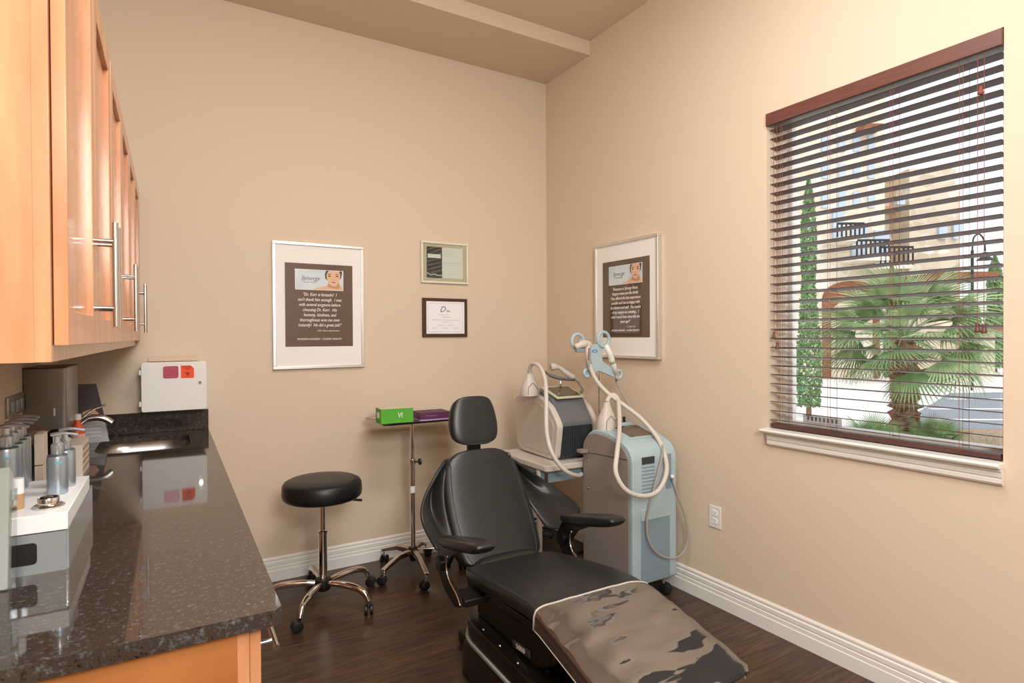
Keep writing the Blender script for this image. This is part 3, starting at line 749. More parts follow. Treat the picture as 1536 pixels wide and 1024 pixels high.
bm = B(); lathe(bm, [(0, 0), (.024, 0), (.026, .004), (.026, .11), (.022, .13), (.012, .145), (.010, .16), (0, .16)], 24); obj('body', bm, mat('orange_bottle', '#D9532A', .35), ob_, smooth=True, angle=50)
bm = B(); lathe(bm, [(.0265, .05), (.0268, .052), (.0268, .10), (.0265, .102)], 24); obj('label_band', bm, mat('label_band', '#E6E2D4', .5, noise=(40, '#C9542E', (1, 1, 1))), ob_, smooth=True)
bm = B(); lathe(bm, [(.011, .16), (.013, .162), (.013, .185), (0, .187)], 18); obj('cap', bm, 'white_acryl', ob_, smooth=True, angle=40)
pb = thing('paper_carton', 'pale flat carton with printed stripes on the counter before the orange bottle', 'carton', LW(.192, -1.05, CT), LR)
bm = B(); box(bm, -.04, .012, 0, .20, 0, .115); obj('box_body', bm, 'cream', pb, bevel=.001)
bm = B()
for k in range(4): box(bm, .012, .0128, .01, .19, .02+k*.024, .028+k*.024)
obj('printed_stripes', bm, mat('stripe_ink', '#A7886F', .6), pb)

# ------------------------------------------------------------------ casters
def caster(bmw, bmh, p, ang, r=.025):
    x, y, z = p
    c, s = math.cos(ang), math.sin(ang)
    ox, oy = x-c*.014, y-s*.014
    for d in (-1, 1):
        a = Vector((ox-s*d*.006, oy+c*d*.006, r)); b = Vector((ox-s*d*.022, oy+c*d*.022, r)); tube(bmw, [a, a+(b-a)*.15, a+(b-a)*.85, b], [r*.86, r, r, r*.82], 18)
    tube(bmh, smooth_path([(x, y, z), (x, y, r*2.0), (ox, oy, r*1.2)], 3), .0065, 8)

# ------------------------------------------------------------------ rolling stool
SXc, SYc = -1.79, -.465
stl = thing('rolling_stool', 'round black seat rolling stool with chrome five star base', 'stool', (SXc, SYc, 0))
bm = B(); ST = .682
lathe(bm, [(0, ST), (.10, ST), (.175, ST-.005), (.197, ST-.016), (.205, ST-.030), (.208, ST-.072), (.204, ST-.094), (.190, ST-.106), (0, ST-.108)], 48, R=Matrix.Translation((0, 0, ST)) @ Matrix.Rotation(math.radians(-.2), 4, 'Y') @ Matrix.Translation((0, 0, -ST))); obj('seat', bm, 'leather_seat', stl, smooth=True, angle=50)
bm = B(); box(bm, -.085, .085, -.085, .085, ST-.122, ST-.106); obj('seat_plate', bm, 'blkplastic', stl)
bm = B(); tube(bm, [(0.02, 0, ST-.118), (.12, -.06, ST-.120), (.185, -.10, ST-.124)], [.006, .006, .009], 10, flat=.8); obj('lever', bm, 'blkplastic', stl, smooth=True)
bm = B(); cyl(bm, (0, 0, .30), (0, 0, ST-.12), .0135, 24); obj('piston', bm, 'chrome', stl, smooth=True, angle=40)
bm = B(); lathe(bm, [(0, .14), (.022, .14), (.022, .385), (.026, .388), (.026, .398), (.018, .402), (0, .402)], 28); obj('column', bm, 'chrome', stl, smooth=True, angle=40)
bm = B(); lathe(bm, [(0, .075), (.028, .075), (.04, .085), (.046, .115), (.042, .138), (.026, .145), (0, .145)], 28); obj('hub', bm, 'blkplastic', stl, smooth=True, angle=45)
leg_angles = [math.radians(a) for a in (-53, 19, 91, 163, 235)]
for a in leg_angles:
    c, s = math.cos(a), math.sin(a)
    pts = smooth_path([(c*.035, s*.035, .118), (c*.11, s*.11, .124), (c*.205, s*.205, .122), (c*.268, s*.268, .100), (c*.293, s*.293, .062)], 5)
    bm = B(); tube(bm, pts, [.0135+.005*math.sin(PI*min(1, i/(len(pts)-1)*1.2)) for i in range(len(pts))], 14, flat=1); lg = obj('leg', bm, 'chrome', stl, smooth=True, angle=60)
    bw, bh = B(), B(); caster(bw, bh, (c*.294, s*.294, .064), a+2.2, .027)
    cs = obj('caster', bw, 'rubber', lg, smooth=True, angle=40); obj('caster_fork', bh, 'blkplastic', cs, smooth=True)

# ------------------------------------------------------------------ mayo stand
MX, MY = -1.205, -.285
ms = thing('instrument_stand', 'chrome wheeled instrument stand with flat steel tray against the back wall', 'stand', (MX, MY, 0))
bm = B(); cyl(bm, (0, 0, .06), (0, 0, .66), .0155, 20); cyl(bm, (0, 0, .66), (0, 0, .922), .0115, 20); lathe(bm, [(.0, .655), (.019, .655), (.019, .685), (0, .687)], 20); obj('pole', bm, 'chrome', ms, smooth=True, angle=40)
bm = B(); cyl(bm, (0.012, -.008, .67), (.035, -.02, .67), .005, 10); lathe(bm, [(0, -.007), (.017, -.007), (.020, -.003), (.020, .004), (.014, .008), (0, .008)], 10, R=Matrix.Translation((.04, -.022, .67)) @ Matrix.Rotation(PI/2, 4, 'Y')); obj('knob', bm, 'blkplastic', ms, smooth=True, angle=40)
bm = B(); lathe(bm, [(.0158, .48), (.0162, .482), (.0162, .52), (.0158, .522)], 16); obj('paper_label', bm, 'paper', ms)
for a in [math.radians(x) for x in (-97, -153, 120, 48, -25)]:
    c, s = math.cos(a), math.sin(a); R0 = .235 if a > 0 else (.30 if a > -2 else .25)
    bm = B(); Rz = Matrix.Rotation(a, 4, 'Z')
    prism(bm, [(.01, .135), (.01, .10), (R0*.5, .108), (R0, .078), (R0+.012, .082), (R0+.010, .094), (R0*.5, .136)], -.013, .013, 'y', R=Rz)
    lg = obj('leg', bm, 'chrome', ms, bevel=.003)
    bw, bh = B(), B(); caster(bw, bh, (c*R0, s*R0, .08), a+1.9, .025)
    cs = obj('caster', bw, 'rubber', lg, smooth=True, angle=40); obj('caster_stem', bh, 'chrome', cs, smooth=True)
bm = B(); lathe(bm, [(0, .06), (.016, .06), (.028, .10), (.032, .125), (.028, .142), (0, .145)], 20); obj('hub', bm, 'blkplastic', ms, smooth=True, angle=45)
# tray: world x -1.45..-.86, y -.42...-.07 ; local minus (MX,MY)
tx0, tx1, ty0, ty1, tz = -.245, .355, -.165, .185, .925
def rr3(x0, x1, y0, y1, r, z): return [Vector((x, y, z)) for x, y in rrect(x0, x1, y0, y1, r, 6)]
bm = B(); loft(bm, [rr3(tx0+.02, tx1-.02, ty0+.02, ty1-.02, .03, tz), rr3(tx0+.012, tx1-.012, ty0+.012, ty1-.012, .035, tz+.003), rr3(tx0+.006, tx1-.006, ty0+.006, ty1-.006, .04, tz+.014), rr3(tx0-.004, tx1+.004, ty0-.004, ty1+.004, .045, tz+.016), rr3(tx0-.004, tx1+.004, ty0-.004, ty1+.004, .045, tz+.012)], caps=False)
bm.faces.new([bm.verts[i] if False else v for i, v in enumerate(list(bm.verts)[:28])]); bmesh.ops.recalc_face_normals(bm, faces=bm.faces)
tr = obj('tray', bm, 'steel', ms, smooth=True, angle=40); sd = tr.modifiers.new('sol', 'SOLIDIFY'); sd.thickness = .0015
gb = thing('green_box', 'bright green product box with white letters on the steel tray', 'box', (-1.325, -.305, .9285), math.radians(-3))
bm = B(); box(bm, -.098, .098, -.06, .06, 0, .086); obj('carton', bm, 'green', gb, bevel=.001)
bm = B(); prism(bm, [(-.096, -.058), (.096, -.058), (.096, .058), (-.096, .058)], .0862, .0872); obj('pale_lid', bm, 'green_top', gb)
bm = B(); box(bm, -.0988, -.098, -.02, .03, .03, .062); obj('side_label', bm, 'paper', gb)
text('box_lettering', 'Vf', .044, 'text', gb, face_y(.018, -.0606, .045), sx=.8)
pb = thing('purple_box', 'flat dark purple product box beside the green box on the tray', 'box', (-1.085, -.30, .9285), math.radians(-3))
bm = B(); box(bm, -.098, .098, -.075, .075, .008, .048); obj('carton', bm, 'purple', pb, bevel=.001)
bm = B(); box(bm, -.098, .098, -.075, .075, 0, .0078); obj('lilac_base', bm, 'purple_lt', pb)
bm = B(); tube(bm, [(-.05+.006*math.cos(k), -.0753, .028+.006*math.sin(k)) for k in (0, 1, 2, 3, 4)], .0012, 5); box(bm, -.038, .01, -.0756, -.075, .0265, .0285); obj('printed_mark', bm, 'purple_lt', pb)

# ------------------------------------------------------------------ treatment chair
CR = thing('treatment_chair', 'black leather reclining treatment chair with armrests and plastic film over its leg rest', 'treatment chair', (-1.18, -1.6, 0), math.radians(-2))
def W(x, y, z): return Vector((x+1.18, y+1.6, z))
def path_frames(pts):
    P = [Vector((0, y+1.6, z)) for y, z in pts]; out = []
    for i, p in enumerate(P):
        d = (P[min(i+1, len(P)-1)]-P[max(i-1, 0)]).normalized(); nrm = Vector((1, 0, 0)).cross(d); out.append((p, d, nrm))
    return out
def cushion(name, pts, hw, th, m, parent, e=4.0, cxs=None, sub=1, dome=0.0):
    """pts: centreline of the top face as (y,z); hw: half widths; th: thickness"""
    rings = []
    fr = path_frames(pts)
    for i, (p, d, nrm) in enumerate(fr):
        if nrm.z < 0 or (abs(nrm.z) < .2 and nrm.y > 0): nrm = -nrm
        c = p - nrm*th[i]/2 + Vector((cxs[i] if cxs else 0, 0, 0))
        rings.append(superring(c, Vector((1, 0, 0)), nrm, hw[i], th[i]/2, 28, e))
    bm = B(); loft(bm, rings)
    return obj(name, bm, m, parent, smooth=True, subsurf=sub)
# backrest
bp = [(-1.375, .405), (-1.372, .415), (-1.350, .445), (-1.31, .505), (-1.26, .58), (-1.21, .66), (-1.165, .74), (-1.125, .81), (-1.10, .85), (-1.088, .868), (-1.082, .876)]
bh = [.14, .195, .215, .225, .229, .226, .217, .200, .172, .13, .08]
bt = [.02, .05, .085, .10, .105, .105, .10, .095, .08, .05, .02]
cushion('backrest', bp, bh, bt, 'leather', CR, e=3.4)
bm = B(); lft, rgt = [], []
for (p, d, nrm), h, t_ in list(zip(path_frames(bp), bh, bt))[1:-2]:
    if nrm.z < 0 or (abs(nrm.z) < .2 and nrm.y > 0): nrm = -nrm
    ca, sa = math.cos(.72), math.sin(.72); c_ = p-nrm*t_/2
    for sx, arr in ((-1, lft), (1, rgt)): arr.append(c_+Vector((sx*h*ca**(2/3.4)*.985, 0, 0))+nrm*(t_/2*sa**(2/3.4)*.97))
tube(bm, smooth_path(lft+rgt[::-1], 4), .0026, 6); obj('backrest_piping', bm, 'leather', CR, smooth=True)
bm = B(); loft(bm, [superring((0.0, y+1.6, z), (1, 0, 0), (0, .4, .9), a, b, 16, 3) for y, z, a, b in ((-1.41, .415, .17, .02), (-1.385, .40, .17, .04), (-1.33, .40, .16, .05))]); obj('lumbar_flap', bm, 'leather', CR, smooth=True)
# back shell
cushion('back_shell', [(y+.085, z-.03) for y, z in bp[1:-1]], [h*.93 for h in bh[1:-1]], [.05]*9, 'blkgloss', CR, e=4)
# headrest
hp_ = [(-1.062, .897), (-1.066, .903), (-1.062, .93), (-1.052, .98), (-1.040, 1.03), (-1.030, 1.08), (-1.022, 1.115), (-1.016, 1.130), (-1.010, 1.136)]
hh = [.06, .105, .128, .136, .132, .120, .104, .085, .05]; ht = [.02, .05, .075, .085, .085, .08, .065, .045, .02]
cushion('headrest', hp_, hh, ht, 'leather', CR, e=3.2, cxs=[.005]*9)
bm = B(); box(bm, -.03, .04, .575, .60, .80, .96); obj('headrest_bracket', bm, 'blkplastic', CR, bevel=.004)
# seat and leg rest in one upholstery
sp = [(-1.36, .400), (-1.375, .418), (-1.42, .434), (-1.52, .452), (-1.65, .474), (-1.80, .497), (-1.92, .511), (-2.00, .514), (-2.08, .505), (-2.20, .480), (-2.32, .453), (-2.44, .424), (-2.50, .406), (-2.522, .394), (-2.53, .38)]
sh_ = [.15, .215, .238, .245, .248, .250, .250, .250, .250, .252, .256, .260, .256, .235, .18]
sth = [.02, .05, .075, .085, .085, .085, .085, .085, .085, .085, .08, .075, .06, .04, .02]
seat_o = cushion('seat_cushion', sp, sh_, sth, 'leather', CR, e=4.2)
# plastic film, slightly outside the leg rest
def film_ring(y, z, hw, th, off, k):
    pts = []
    N = 40; e = 4.2
    for i in range(N+1):
        t = PI - (i/N)*PI   # over the top from left to right
        ext = -0.25
        ct, stt = math.cos(t), math.sin(t)
        x = (hw+off)*math.copysign(abs(ct)**(2/e), ct); v = (th/2+off)*abs(stt)**(2/e)
        wob = .0022*math.sin(21*x+k*1.7)+.0018*math.sin(47*x*math.cos(k)+k*2.3) if 3 < i < N-3 else 0
        pts.append((x, v+wob))
    pts = [(-(hw+off), -th*.42)] + pts + [((hw+off), -th*.42)]
    return pts
rows = []
yy = [-2.04-.02*i for i in range(25)]
def interp(y, A):
    for (a, b), (u, v) in zip(zip(sp, sp[1:]), zip(A, A[1:])):
        if b[0] <= y <= a[0]:
            t = (a[0]-y)/(a[0]-b[0]); return a[1]+(b[1]-a[1])*t, u+(v-u)*t, math.atan2(b[1]-a[1], -(b[0]-a[0]))
    return sp[-1][1], A[-1], 0
for k, y in enumerate(yy):
    z, hwv, sl = interp(y, sh_); _, thv, _ = interp(y, sth)
    n_ = Vector((0, math.sin(sl)*1.0, math.cos(sl)))
    c = Vector((0, y+1.6, z)) - n_*thv/2
    rows.append([c+Vector((1, 0, 0))*x+n_*v for x, v in film_ring(y, z, hwv, thv, .004, k*.7)])
bm = B(); grid(bm, rows); bmesh.ops.recalc_face_normals(bm, faces=bm.faces); o = obj('plastic_cover', bm, 'film', CR, smooth=True); o['label'] = 'clear plastic film over the leg rest'
bm = B(); tube(bm, rows[0], .0035, 6); tube(bm, [r[0] for r in rows], .0018, 5); tube(bm, [r[-1] for r in rows], .0018, 5); obj('cover_hem', bm, 'film_hem', CR, smooth=True)
# seat pan, lift body and pedestal
def lp(pts): return [(y+1.6, z) for y, z in pts]
bm = B(); loft(bm, [[Vector((x*w_, yy_+1.6, zz_)) for x, yy_, zz_ in ((-1, -1.43, a), (-1, -2.12, b), (1, -2.12, b), (1, -1.43, a))] for w_, a, b in ((.235, .395, .44), (.225, .345, .41), (.17, .30, .375))]); obj('seat_pan', bm, 'blkgloss', CR, bevel=.012)
bm = B(); prism(bm, lp([(-1.46, .242), (-1.46, .335), (-2.06, .41), (-2.06, .30), (-2.0, .262), (-1.95, .242)]), -.195, .195, 'x'); obj('lift_body', bm, 'blkplastic', CR, bevel=.010)
bm = B(); prism(bm, lp([(-2.05, .30), (-2.05, .40), (-2.40, .36), (-2.40, .33)]), -.10, .10, 'x'); obj('leg_rest_frame', bm, 'blkplastic', CR, bevel=.006)
def sk_ring(g, z): return [Vector((x, y, z)) for x, y in rrect(-.255-g, .255+g, -.56-g, .26+g, .20, 8)]
bm = B(); loft(bm, [sk_ring(0, .165), sk_ring(0, .232), sk_ring(-.004, .239), sk_ring(-.012, .241)]); obj('upper_shroud', bm, 'blkgloss', CR, smooth=True, angle=35)
bm = B(); loft(bm, [sk_ring(.003, .150), sk_ring(.008, .152), sk_ring(.008, .163), sk_ring(.003, .165)]); obj('trim_strip', bm, mat('grey_strip', '#8E918A', .35), CR, smooth=True, angle=35)
bm = B(); loft(bm, [sk_ring(.02, .03), sk_ring(.016, .11), sk_ring(.004, .150)]); obj('lower_shroud', bm, 'blkgloss', CR, smooth=True, angle=35)
bm = B(); prism(bm, rrect(-.27, .27, -.575, .275, .18), 0.0, .03, 'z'); obj('foot_plate', bm, 'blkplastic', CR, bevel=.004)
bm = B(); box(bm, -.17, .10, .30, .40, 0, .05); obj('rear_foot', bm, 'blkplastic', CR, bevel=.005)
for y in (-1.60, -1.745, -1.885):
    bm = B(); lathe(bm, [(0, .003), (.004, .003), (.006, 0)], 10, (-.232, y+1.6, .241)); obj('screw', bm, 'chrome', CR, smooth=True)
bm = B(); cyl(bm, (-.16, -.37, .241), (-.16, -.37, .275), .006, 14); obj('chrome_pin', bm, 'chrome', CR, smooth=True)
Rb = Matrix.Translation((-.199, -.255, .272))
bm = B(); box(bm, -.006, .003, -.062, .062, -.014, .014, Rb @ Matrix.Rotation(math.radians(-6), 4, 'X')); bd = obj('badge', bm, mat('badge_grey', '#55524C', .3, .5), CR, bevel=.002)
text('badge_lettering', '5000', .026, 'text', bd, Rb @ Matrix.Rotation(math.radians(-6), 4, 'X') @ face_x(-.0065, 0, 0), sx=1.3)
# armrests
def arm(sx):
    x = sx*.315
    # pad
    prof = [(-1.365, .560), (-1.375, .572), (-1.41, .585), (-1.50, .607), (-1.62, .637), (-1.72, .661), (-1.77, .668), (-1.795, .662), (-1.803, .65)]
    hw_ = [.012, .028, .038, .044, .047, .048, .047, .043, .036]; tt = [.012, .028, .044, .052, .054, .052, .046, .036, .024]
    a = cushion('armrest_pad', prof, hw_, tt, 'leather', CR, e=3.4, cxs=[x]*9)
    # bracket: curved arm from pad to pivot
    bm = B()
    prism(bm, rounded_poly(lp([(-1.39, .545), (-1.62, .598), (-1.60, .575), (-1.50, .53), (-1.44, .46), (-1.47, .41), (-1.55, .385), (-1.60, .35), (-1.53, .33), (-1.42, .365), (-1.35, .43), (-1.345, .49)]), .02, 3), x-.018, x+.004, 'x')
    br = obj('armrest_bracket', bm, 'blkgloss', a, bevel=.004)
    bm = B(); cyl(bm, (x-.03*1, -1.385+1.6, .46), (x+.014, -1.385+1.6, .46), .032, 28); obj('pivot_boss', bm, 'blkgloss', br, smooth=True, angle=30)
    bm = B(); tube(bm, smooth_path([(x-.020, y+1.6, z) for y, z in ((-1.47, .52), (-1.455, .47), (-1.48, .425), (-1.55, .395), (-1.60, .36))], 4), .003, 6); obj('chrome_trim', bm, 'chrome', br, smooth=True)
    bm = B(); prism(bm, lp([(-1.50, .355), (-1.50, .385), (-1.60, .375), (-1.60, .345)]), min(x, sx*.20), max(x, sx*.20), 'x'); obj('mounting_arm', bm, 'blkplastic', br, bevel=.005)
    return a
arm(-1); arm(1)
# leather side wings
def wing(inner, outer, sag, name, sd_=1):
    n = 14; a = smooth_path(inner, 4); b = smooth_path(outer, 4)
    def rs(P, n):
        L = [0]
        for i in range(1, len(P)): L.append(L[-1]+(P[i]-P[i-1]).length)
        out = []
        for k in range(n+1):
            t = L[-1]*k/n; i = max(j for j in range(len(L)) if L[j] <= t+1e-9); i = min(i, len(P)-2)
            f = (t-L[i])/max(L[i+1]-L[i], 1e-9); out.append(P[i].lerp(P[i+1], f))
        return out
    A, Bq = rs(a, n), rs(b, n); rows = []
    for i in range(n+1):
        r = []
        for j in range(9):
            t = j/8; p = A[i].lerp(Bq[i], t); w_ = math.sin(PI*t)*math.sin(PI*min(1, (i+1)/(n+1)))
            p = p + Vector(sag)*w_ + Vector((0, -.022*math.sin(3.0*PI*t+1.5*i/n)*w_, 0)); r.append(p)
        rows.append(r)
    bm = B(); grid(bm, rows); o = obj(name, bm, 'leather', CR, smooth=True, subsurf=1)
    s = o.modifiers.new('sol', 'SOLIDIFY'); s.thickness = .016; s.offset = 0
    o.modifiers.move(1, 0)
    return o
wing([W(-1.335, -1.065, .835), W(-1.378, -1.125, .76), W(-1.405, -1.18, .67), W(-1.41, -1.25, .57), W(-1.405, -1.33, .49)],
     [W(-1.355, -1.072, .838), W(-1.440, -1.13, .765), W(-1.512, -1.165, .672), W(-1.536, -1.22, .59), W(-1.52, -1.36, .505)], (0, .05, 0), 'side_wing')
wing([W(-1.01, -1.05, .82), W(-.995, -1.09, .74), W(-.975, -1.14, .66), W(-.95, -1.21, .58), W(-.925, -1.31, .49)],
     [W(-.985, -1.075, .80), W(-.868, -1.085, .722), W(-.752, -1.105, .638), W(-.675, -1.18, .568), W(-.72, -1.32, .55), W(-.845, -1.43, .51)], (0, .05, 0), 'side_wing')

# ------------------------------------------------------------------ utility cart + tabletop laser
tb = thing('equipment_cart', 'off white topped equipment cart standing in the corner behind the chair', 'cart', (-.45, -.68, 0))
bm = B(); prism(bm, rrect(-.22, .155, -.285, .27, .03), .668, .703, 'z'); obj('top', bm, 'dev_white', tb, bevel=.006)
bm = B(); box(bm, -.185, .12, -.255, -.245, .60, .655); obj('front_rail', bm, 'dev_bluedk', tb, bevel=.002)
bm = B(); box(bm, -.20, -.188, -.22, .24, .60, .664); dr = obj('side_drawer', bm, 'dev_bluedk', tb, bevel=.002)
bm = B(); box(bm, -.2035, -.2, -.17, .19, .632, .640); obj('drawer_groove', bm, 'vent_dark', dr)
for x, y in ((-.203, -.185), (-.195, .23), (.125, -.22), (.125, .23)):
    bm = B(); prism(bm, rrect(x-.014, x+.014, y-.014, y+.014, .008), .05, .667, 'z'); obj('leg', bm, 'dev_white', tb)
bm = B(); box(bm, -.19, .13, -.25, .235, .14, .165); obj('lower_shelf', bm, 'blkplastic', tb, bevel=.004)
for x, y in ((-.203, -.185), (-.195, .23), (.125, -.22), (.125, .23)):
    bw, bh_ = B(), B(); caster(bw, bh_, (x, y, .06), 1.2, .024)
    cs = obj('caster', bw, 'rubber', tb, smooth=True, angle=40); obj('caster_fork', bh_, 'blkplastic', cs)

lz = thing('tabletop_laser', 'off white and grey tabletop laser unit standing on the equipment cart', 'laser machine', (-.40, -.66, .7035))
def q(y, z): return (y+.66, z-.7035)
side = [q(-.52, .712), q(-.84, .706), q(-.885, .722), q(-.915, .91), q(-.90, .94), q(-.83, 1.02), q(-.74, 1.065), q(-.65, 1.082), q(-.50, 1.074), q(-.43, 1.04), q(-.425, .99), q(-.455, .745)]
sidep = rounded_poly(side, .03, 4)
core = [(a*.96, .006+(b-.006)*.99) for a, b in side]
bm = B(); prism(bm, rounded_poly([q(-.47, .706), q(-.86, .706), q(-.885, .925), q(-.79, 1.06), q(-.68, 1.10), q(-.50, 1.10), q(-.45, 1.05)], .02, 4), -.115, .125, 'x'); obj('core', bm, 'dev_dark', lz, smooth=True, angle=30)
for x0, x1 in ((-.152, -.112), (.122, .155)):
    bm = B(); prism(bm, sidep, x0, x1, 'x'); obj('side_shell', bm, 'dev_white', lz, bevel=.008)
bm = B(); prism(bm, rounded_poly([(y_*.84+.002, z_*.82+.03) for y_, z_ in side], .03, 4), -.1545, -.151, 'x'); obj('side_inset', bm, mat('shell_inset', '#C5BAAE', .4), lz, bevel=.0012)
bm = B()
for k in range(18): box(bm, -.108+k*.0128, -.102+k*.0128, -.236, -.2225, .022, .20)
obj('front_grille', bm, 'vent_dark', lz)
Rt = Matrix.Translation((.005, -.062, .386)) @ Matrix.Rotation(math.radians(17), 4, 'X')
bm = B(); box(bm, -.098, .108, -.105, .075, 0, .012, Rt); sc = obj('screen_bezel', bm, 'lime', lz, bevel=.003)
bm = B(); box(bm, -.082, .092, -.092, .058, .0121, .0135, Rt); obj('screen', bm, 'screen', sc)
bm = B(); cyl(bm, (-.085, .11, .39), (-.085, .11, .408), .010, 14); obj('emergency_button', bm, 'red', lz, smooth=True)
def nozzle(parent, cx, cy_, cz, s=1.0, lean=0):
    Rm = Matrix.Translation((cx, cy_, cz))
    bm = B(); rings = []
    for z, a, b in ((0, .062, .05), (.03, .062, .05), (.07, .052, .042), (.11, .032, .028), (.145, .020, .018), (.16, .018, .016)):
        rings.append([Rm @ Vector((p.x+lean*z, p.y, p.z)) for p in superring((0, 0, z*s), (1, 0, 0), (0, 1, 0), a*s, b*s, 20, 2.6)])
    loft(bm, rings); n = obj('hose_cowl', bm, 'dev_white', parent, smooth=True, angle=50)
    bm = B(); tube(bm, [(cx-.045*s, cy_-.05*s, cz+.01), (cx-.04*s, cy_-.047*s, cz+.06*s), (cx-.005, cy_-.043*s, cz+.085*s), (cx+.03*s, cy_-.045*s, cz+.05*s), (cx+.035*s, cy_-.05*s, cz+.01)], .0018, 5); obj('cowl_seam', bm, 'dev_grey', n)
nozzle(lz, -.185, -.005, .372, .95)
def hose(name, parent_off, pts, r, m, parent):
    bm = B(); tube(bm, smooth_path([Vector(p)-Vector(parent_off) for p in pts], 6), r, 12); return obj(name, bm, m, parent, smooth=True)
hose('hose', (-.40, -.66, .7035), [(-.584, -.665, 1.20), (-.60, -.69, 1.245), (-.602, -.73, 1.275), (-.599, -.80, 1.256), (-.618, -.88, 1.185), (-.655, -.945, 1.079), (-.69, -.995, .978), (-.705, -1.025, .891), (-.700, -1.06, .803), (-.655, -1.08, .726), (-.592, -1.08, .677), (-.50, -1.04, .645), (-.45, -1.0, .64)], .0125, 'hose', lz)
# handpiece cradle behind screen
bm = B(); tube(bm, smooth_path([(-.075, -.01, .515), (-.04, -.02, .49), (.02, -.05, .47), (.10, -.08, .462)], 5), [.012]*5+[.018]*5+[.016]*6, 12, flat=.6); cr = obj('handpiece_cradle', bm, 'dev_dark', lz, smooth=True)
bm = B(); tube(bm, smooth_path([(-.05, -.04, .545), (.0, -.05, .54), (.05, -.06, .505), (.10, -.075, .472)], 5), [.022]*4+[.014]*6+[.017]*6, 12); obj('handpiece', bm, 'dev_white', cr, smooth=True)
bm = B(); cyl(bm, (.02, -.045, .41), (.012, -.05, .458), .006, 12); obj('cradle_stem', bm, 'chrome', cr, smooth=True)
bm = B(); tube(bm, smooth_path([(.10, -.075, .472), (.15, -.06, .44), (.19, -.05, .395), (.20, .0, .36)], 5), .010, 10); obj('handpiece_hose', bm, 'hose', cr, smooth=True)

# ------------------------------------------------------------------ tall laser console
X0, X1, Y0, Y1 = -.42, -.085, -1.385, -.975
D2 = thing('laser_console', 'tall pale blue and grey wheeled laser console against the right wall', 'laser machine', ((X0+X1)/2, (Y0+Y1)/2, 0))
ox, oy = (X0+X1)/2, (Y0+Y1)/2
def q2(y, z): return (y-oy, z)
prof2 = rounded_poly([q2(-.975, .10), q2(-.975, .84), q2(-1.05, .905), q2(-1.20, .905), q2(-1.35, .845), q2(-1.385, .79), q2(-1.385, .10)], [.01, .05, .05, .06, .03, .03, .03], 5)
bm = B(); prism(bm, prof2, X0-ox+.012, X1-ox, 'x'); obj('cabinet', bm, 'dev_blue', D2, bevel=.012)
gp = rounded_poly([q2(-.978, .12), q2(-.978, .83), q2(-1.05, .885), q2(-1.20, .885), q2(-1.335, .83), q2(-1.365, .78), q2(-1.365, .12)], [.01, .05, .05, .06, .03, .03, .02], 5)
bm = B(); prism(bm, gp, X0-ox, X0-ox+.011, 'x'); sp_ = obj('side_panel', bm, 'dev_grey', D2, bevel=.003)
bm = B(); tube(bm, [(X0-ox-.0005, -.20+.02, .783), (X0-ox-.0005, .19, .765)], .0018, 5); obj('panel_seam', bm, 'vent_dark', sp_)
for z in (.72, .56, .40):
    bm = B(); lathe(bm, [(0, .004), (.006, .003), (.008, 0)], 12, R=Matrix.Translation((X0-ox, .155, z)) @ Matrix.Rotation(-PI/2, 4, 'Y')); obj('screw', bm, 'chrome', sp_, smooth=True)
fy = Y0-oy
bm = B(); box(bm, -.098, .112, fy-.004, fy+.0, .125, .505); lpn = obj('lower_panel', bm, 'dev_bluedk', D2, bevel=.004)
bm = B(); box(bm, -.099, .113, fy-.006, fy-.0005, .452, .512); obj('panel_lip', bm, 'dev_blue', lpn, bevel=.002)
bm = B(); box(bm, -.09, .0, fy-.0025, fy+.0005, .752, .79); vt = obj('vent', bm, 'vent_dark', D2)
bm = B()
for k in range(8): box(bm, -.09, .0, fy-.0028, fy-.0002, .60+k*.019, .606+k*.019)
obj('vent_slots', bm, 'dev_bluedk', D2)
bm = B(); box(bm, .085, .125, fy-.002, fy+.0005, .60, .79); obj('cable_recess', bm, 'dev_bluedk', D2)
Rt = Matrix.Translation((.02, .015, .906)) @ Matrix.Rotation(math.radians(14), 4, 'X')
bm = B(); box(bm, -.105, .10, -.13, .05, -.012, .004, Rt); scb = obj('screen_bezel', bm, 'dev_blue', D2, bevel=.004)
bm = B(); box(bm, -.09, .085, -.115, .035, .0041, .0055, Rt); obj('screen', bm, 'screen', scb)
bm = B(); box(bm, -.07, .09, .062, .10, .905, .935); tp = obj('rear_console', bm, 'dev_blue', D2, bevel=.008)
bm = B(); cyl(bm, (.0, .085, .93), (.0, .085, .955), .011, 14); obj('emergency_button', bm, 'red', tp, smooth=True)
bm = B(); cyl(bm, (.045, .085, .93), (.045, .085, .965), .008, 14); obj('key_switch', bm, 'black', tp, smooth=True)
nozzle(D2, -.085, .085, .90, 1.0)
bm = B(); box(bm, X0-ox-.05, X0-ox-.0, .15, .20, .765, .785); obj('side_handle', bm, 'dev_grey', D2, bevel=.004)
off = (ox, oy, 0)
hose('thick_hose', off, [(-.337, -1.095, 1.06), (-.315, -1.09, 1.085), (-.285, -1.09, 1.098), (-.280, -1.125, 1.072), (-.336, -1.20, .997), (-.425, -1.30, .912), (-.520, -1.39, .828), (-.562, -1.43, .745), (-.522, -1.455, .661), (-.418, -1.46, .614), (-.300, -1.45, .616), (-.226, -1.44, .682), (-.190, -1.41, .762), (-.180, -1.34, .870), (-.208, -1.24, .970), (-.261, -1.15, 1.044), (-.317, -1.07, 1.113), (-.360, -1.02, 1.189), (-.393, -1.0, 1.279)], .0125, 'hose', D2)
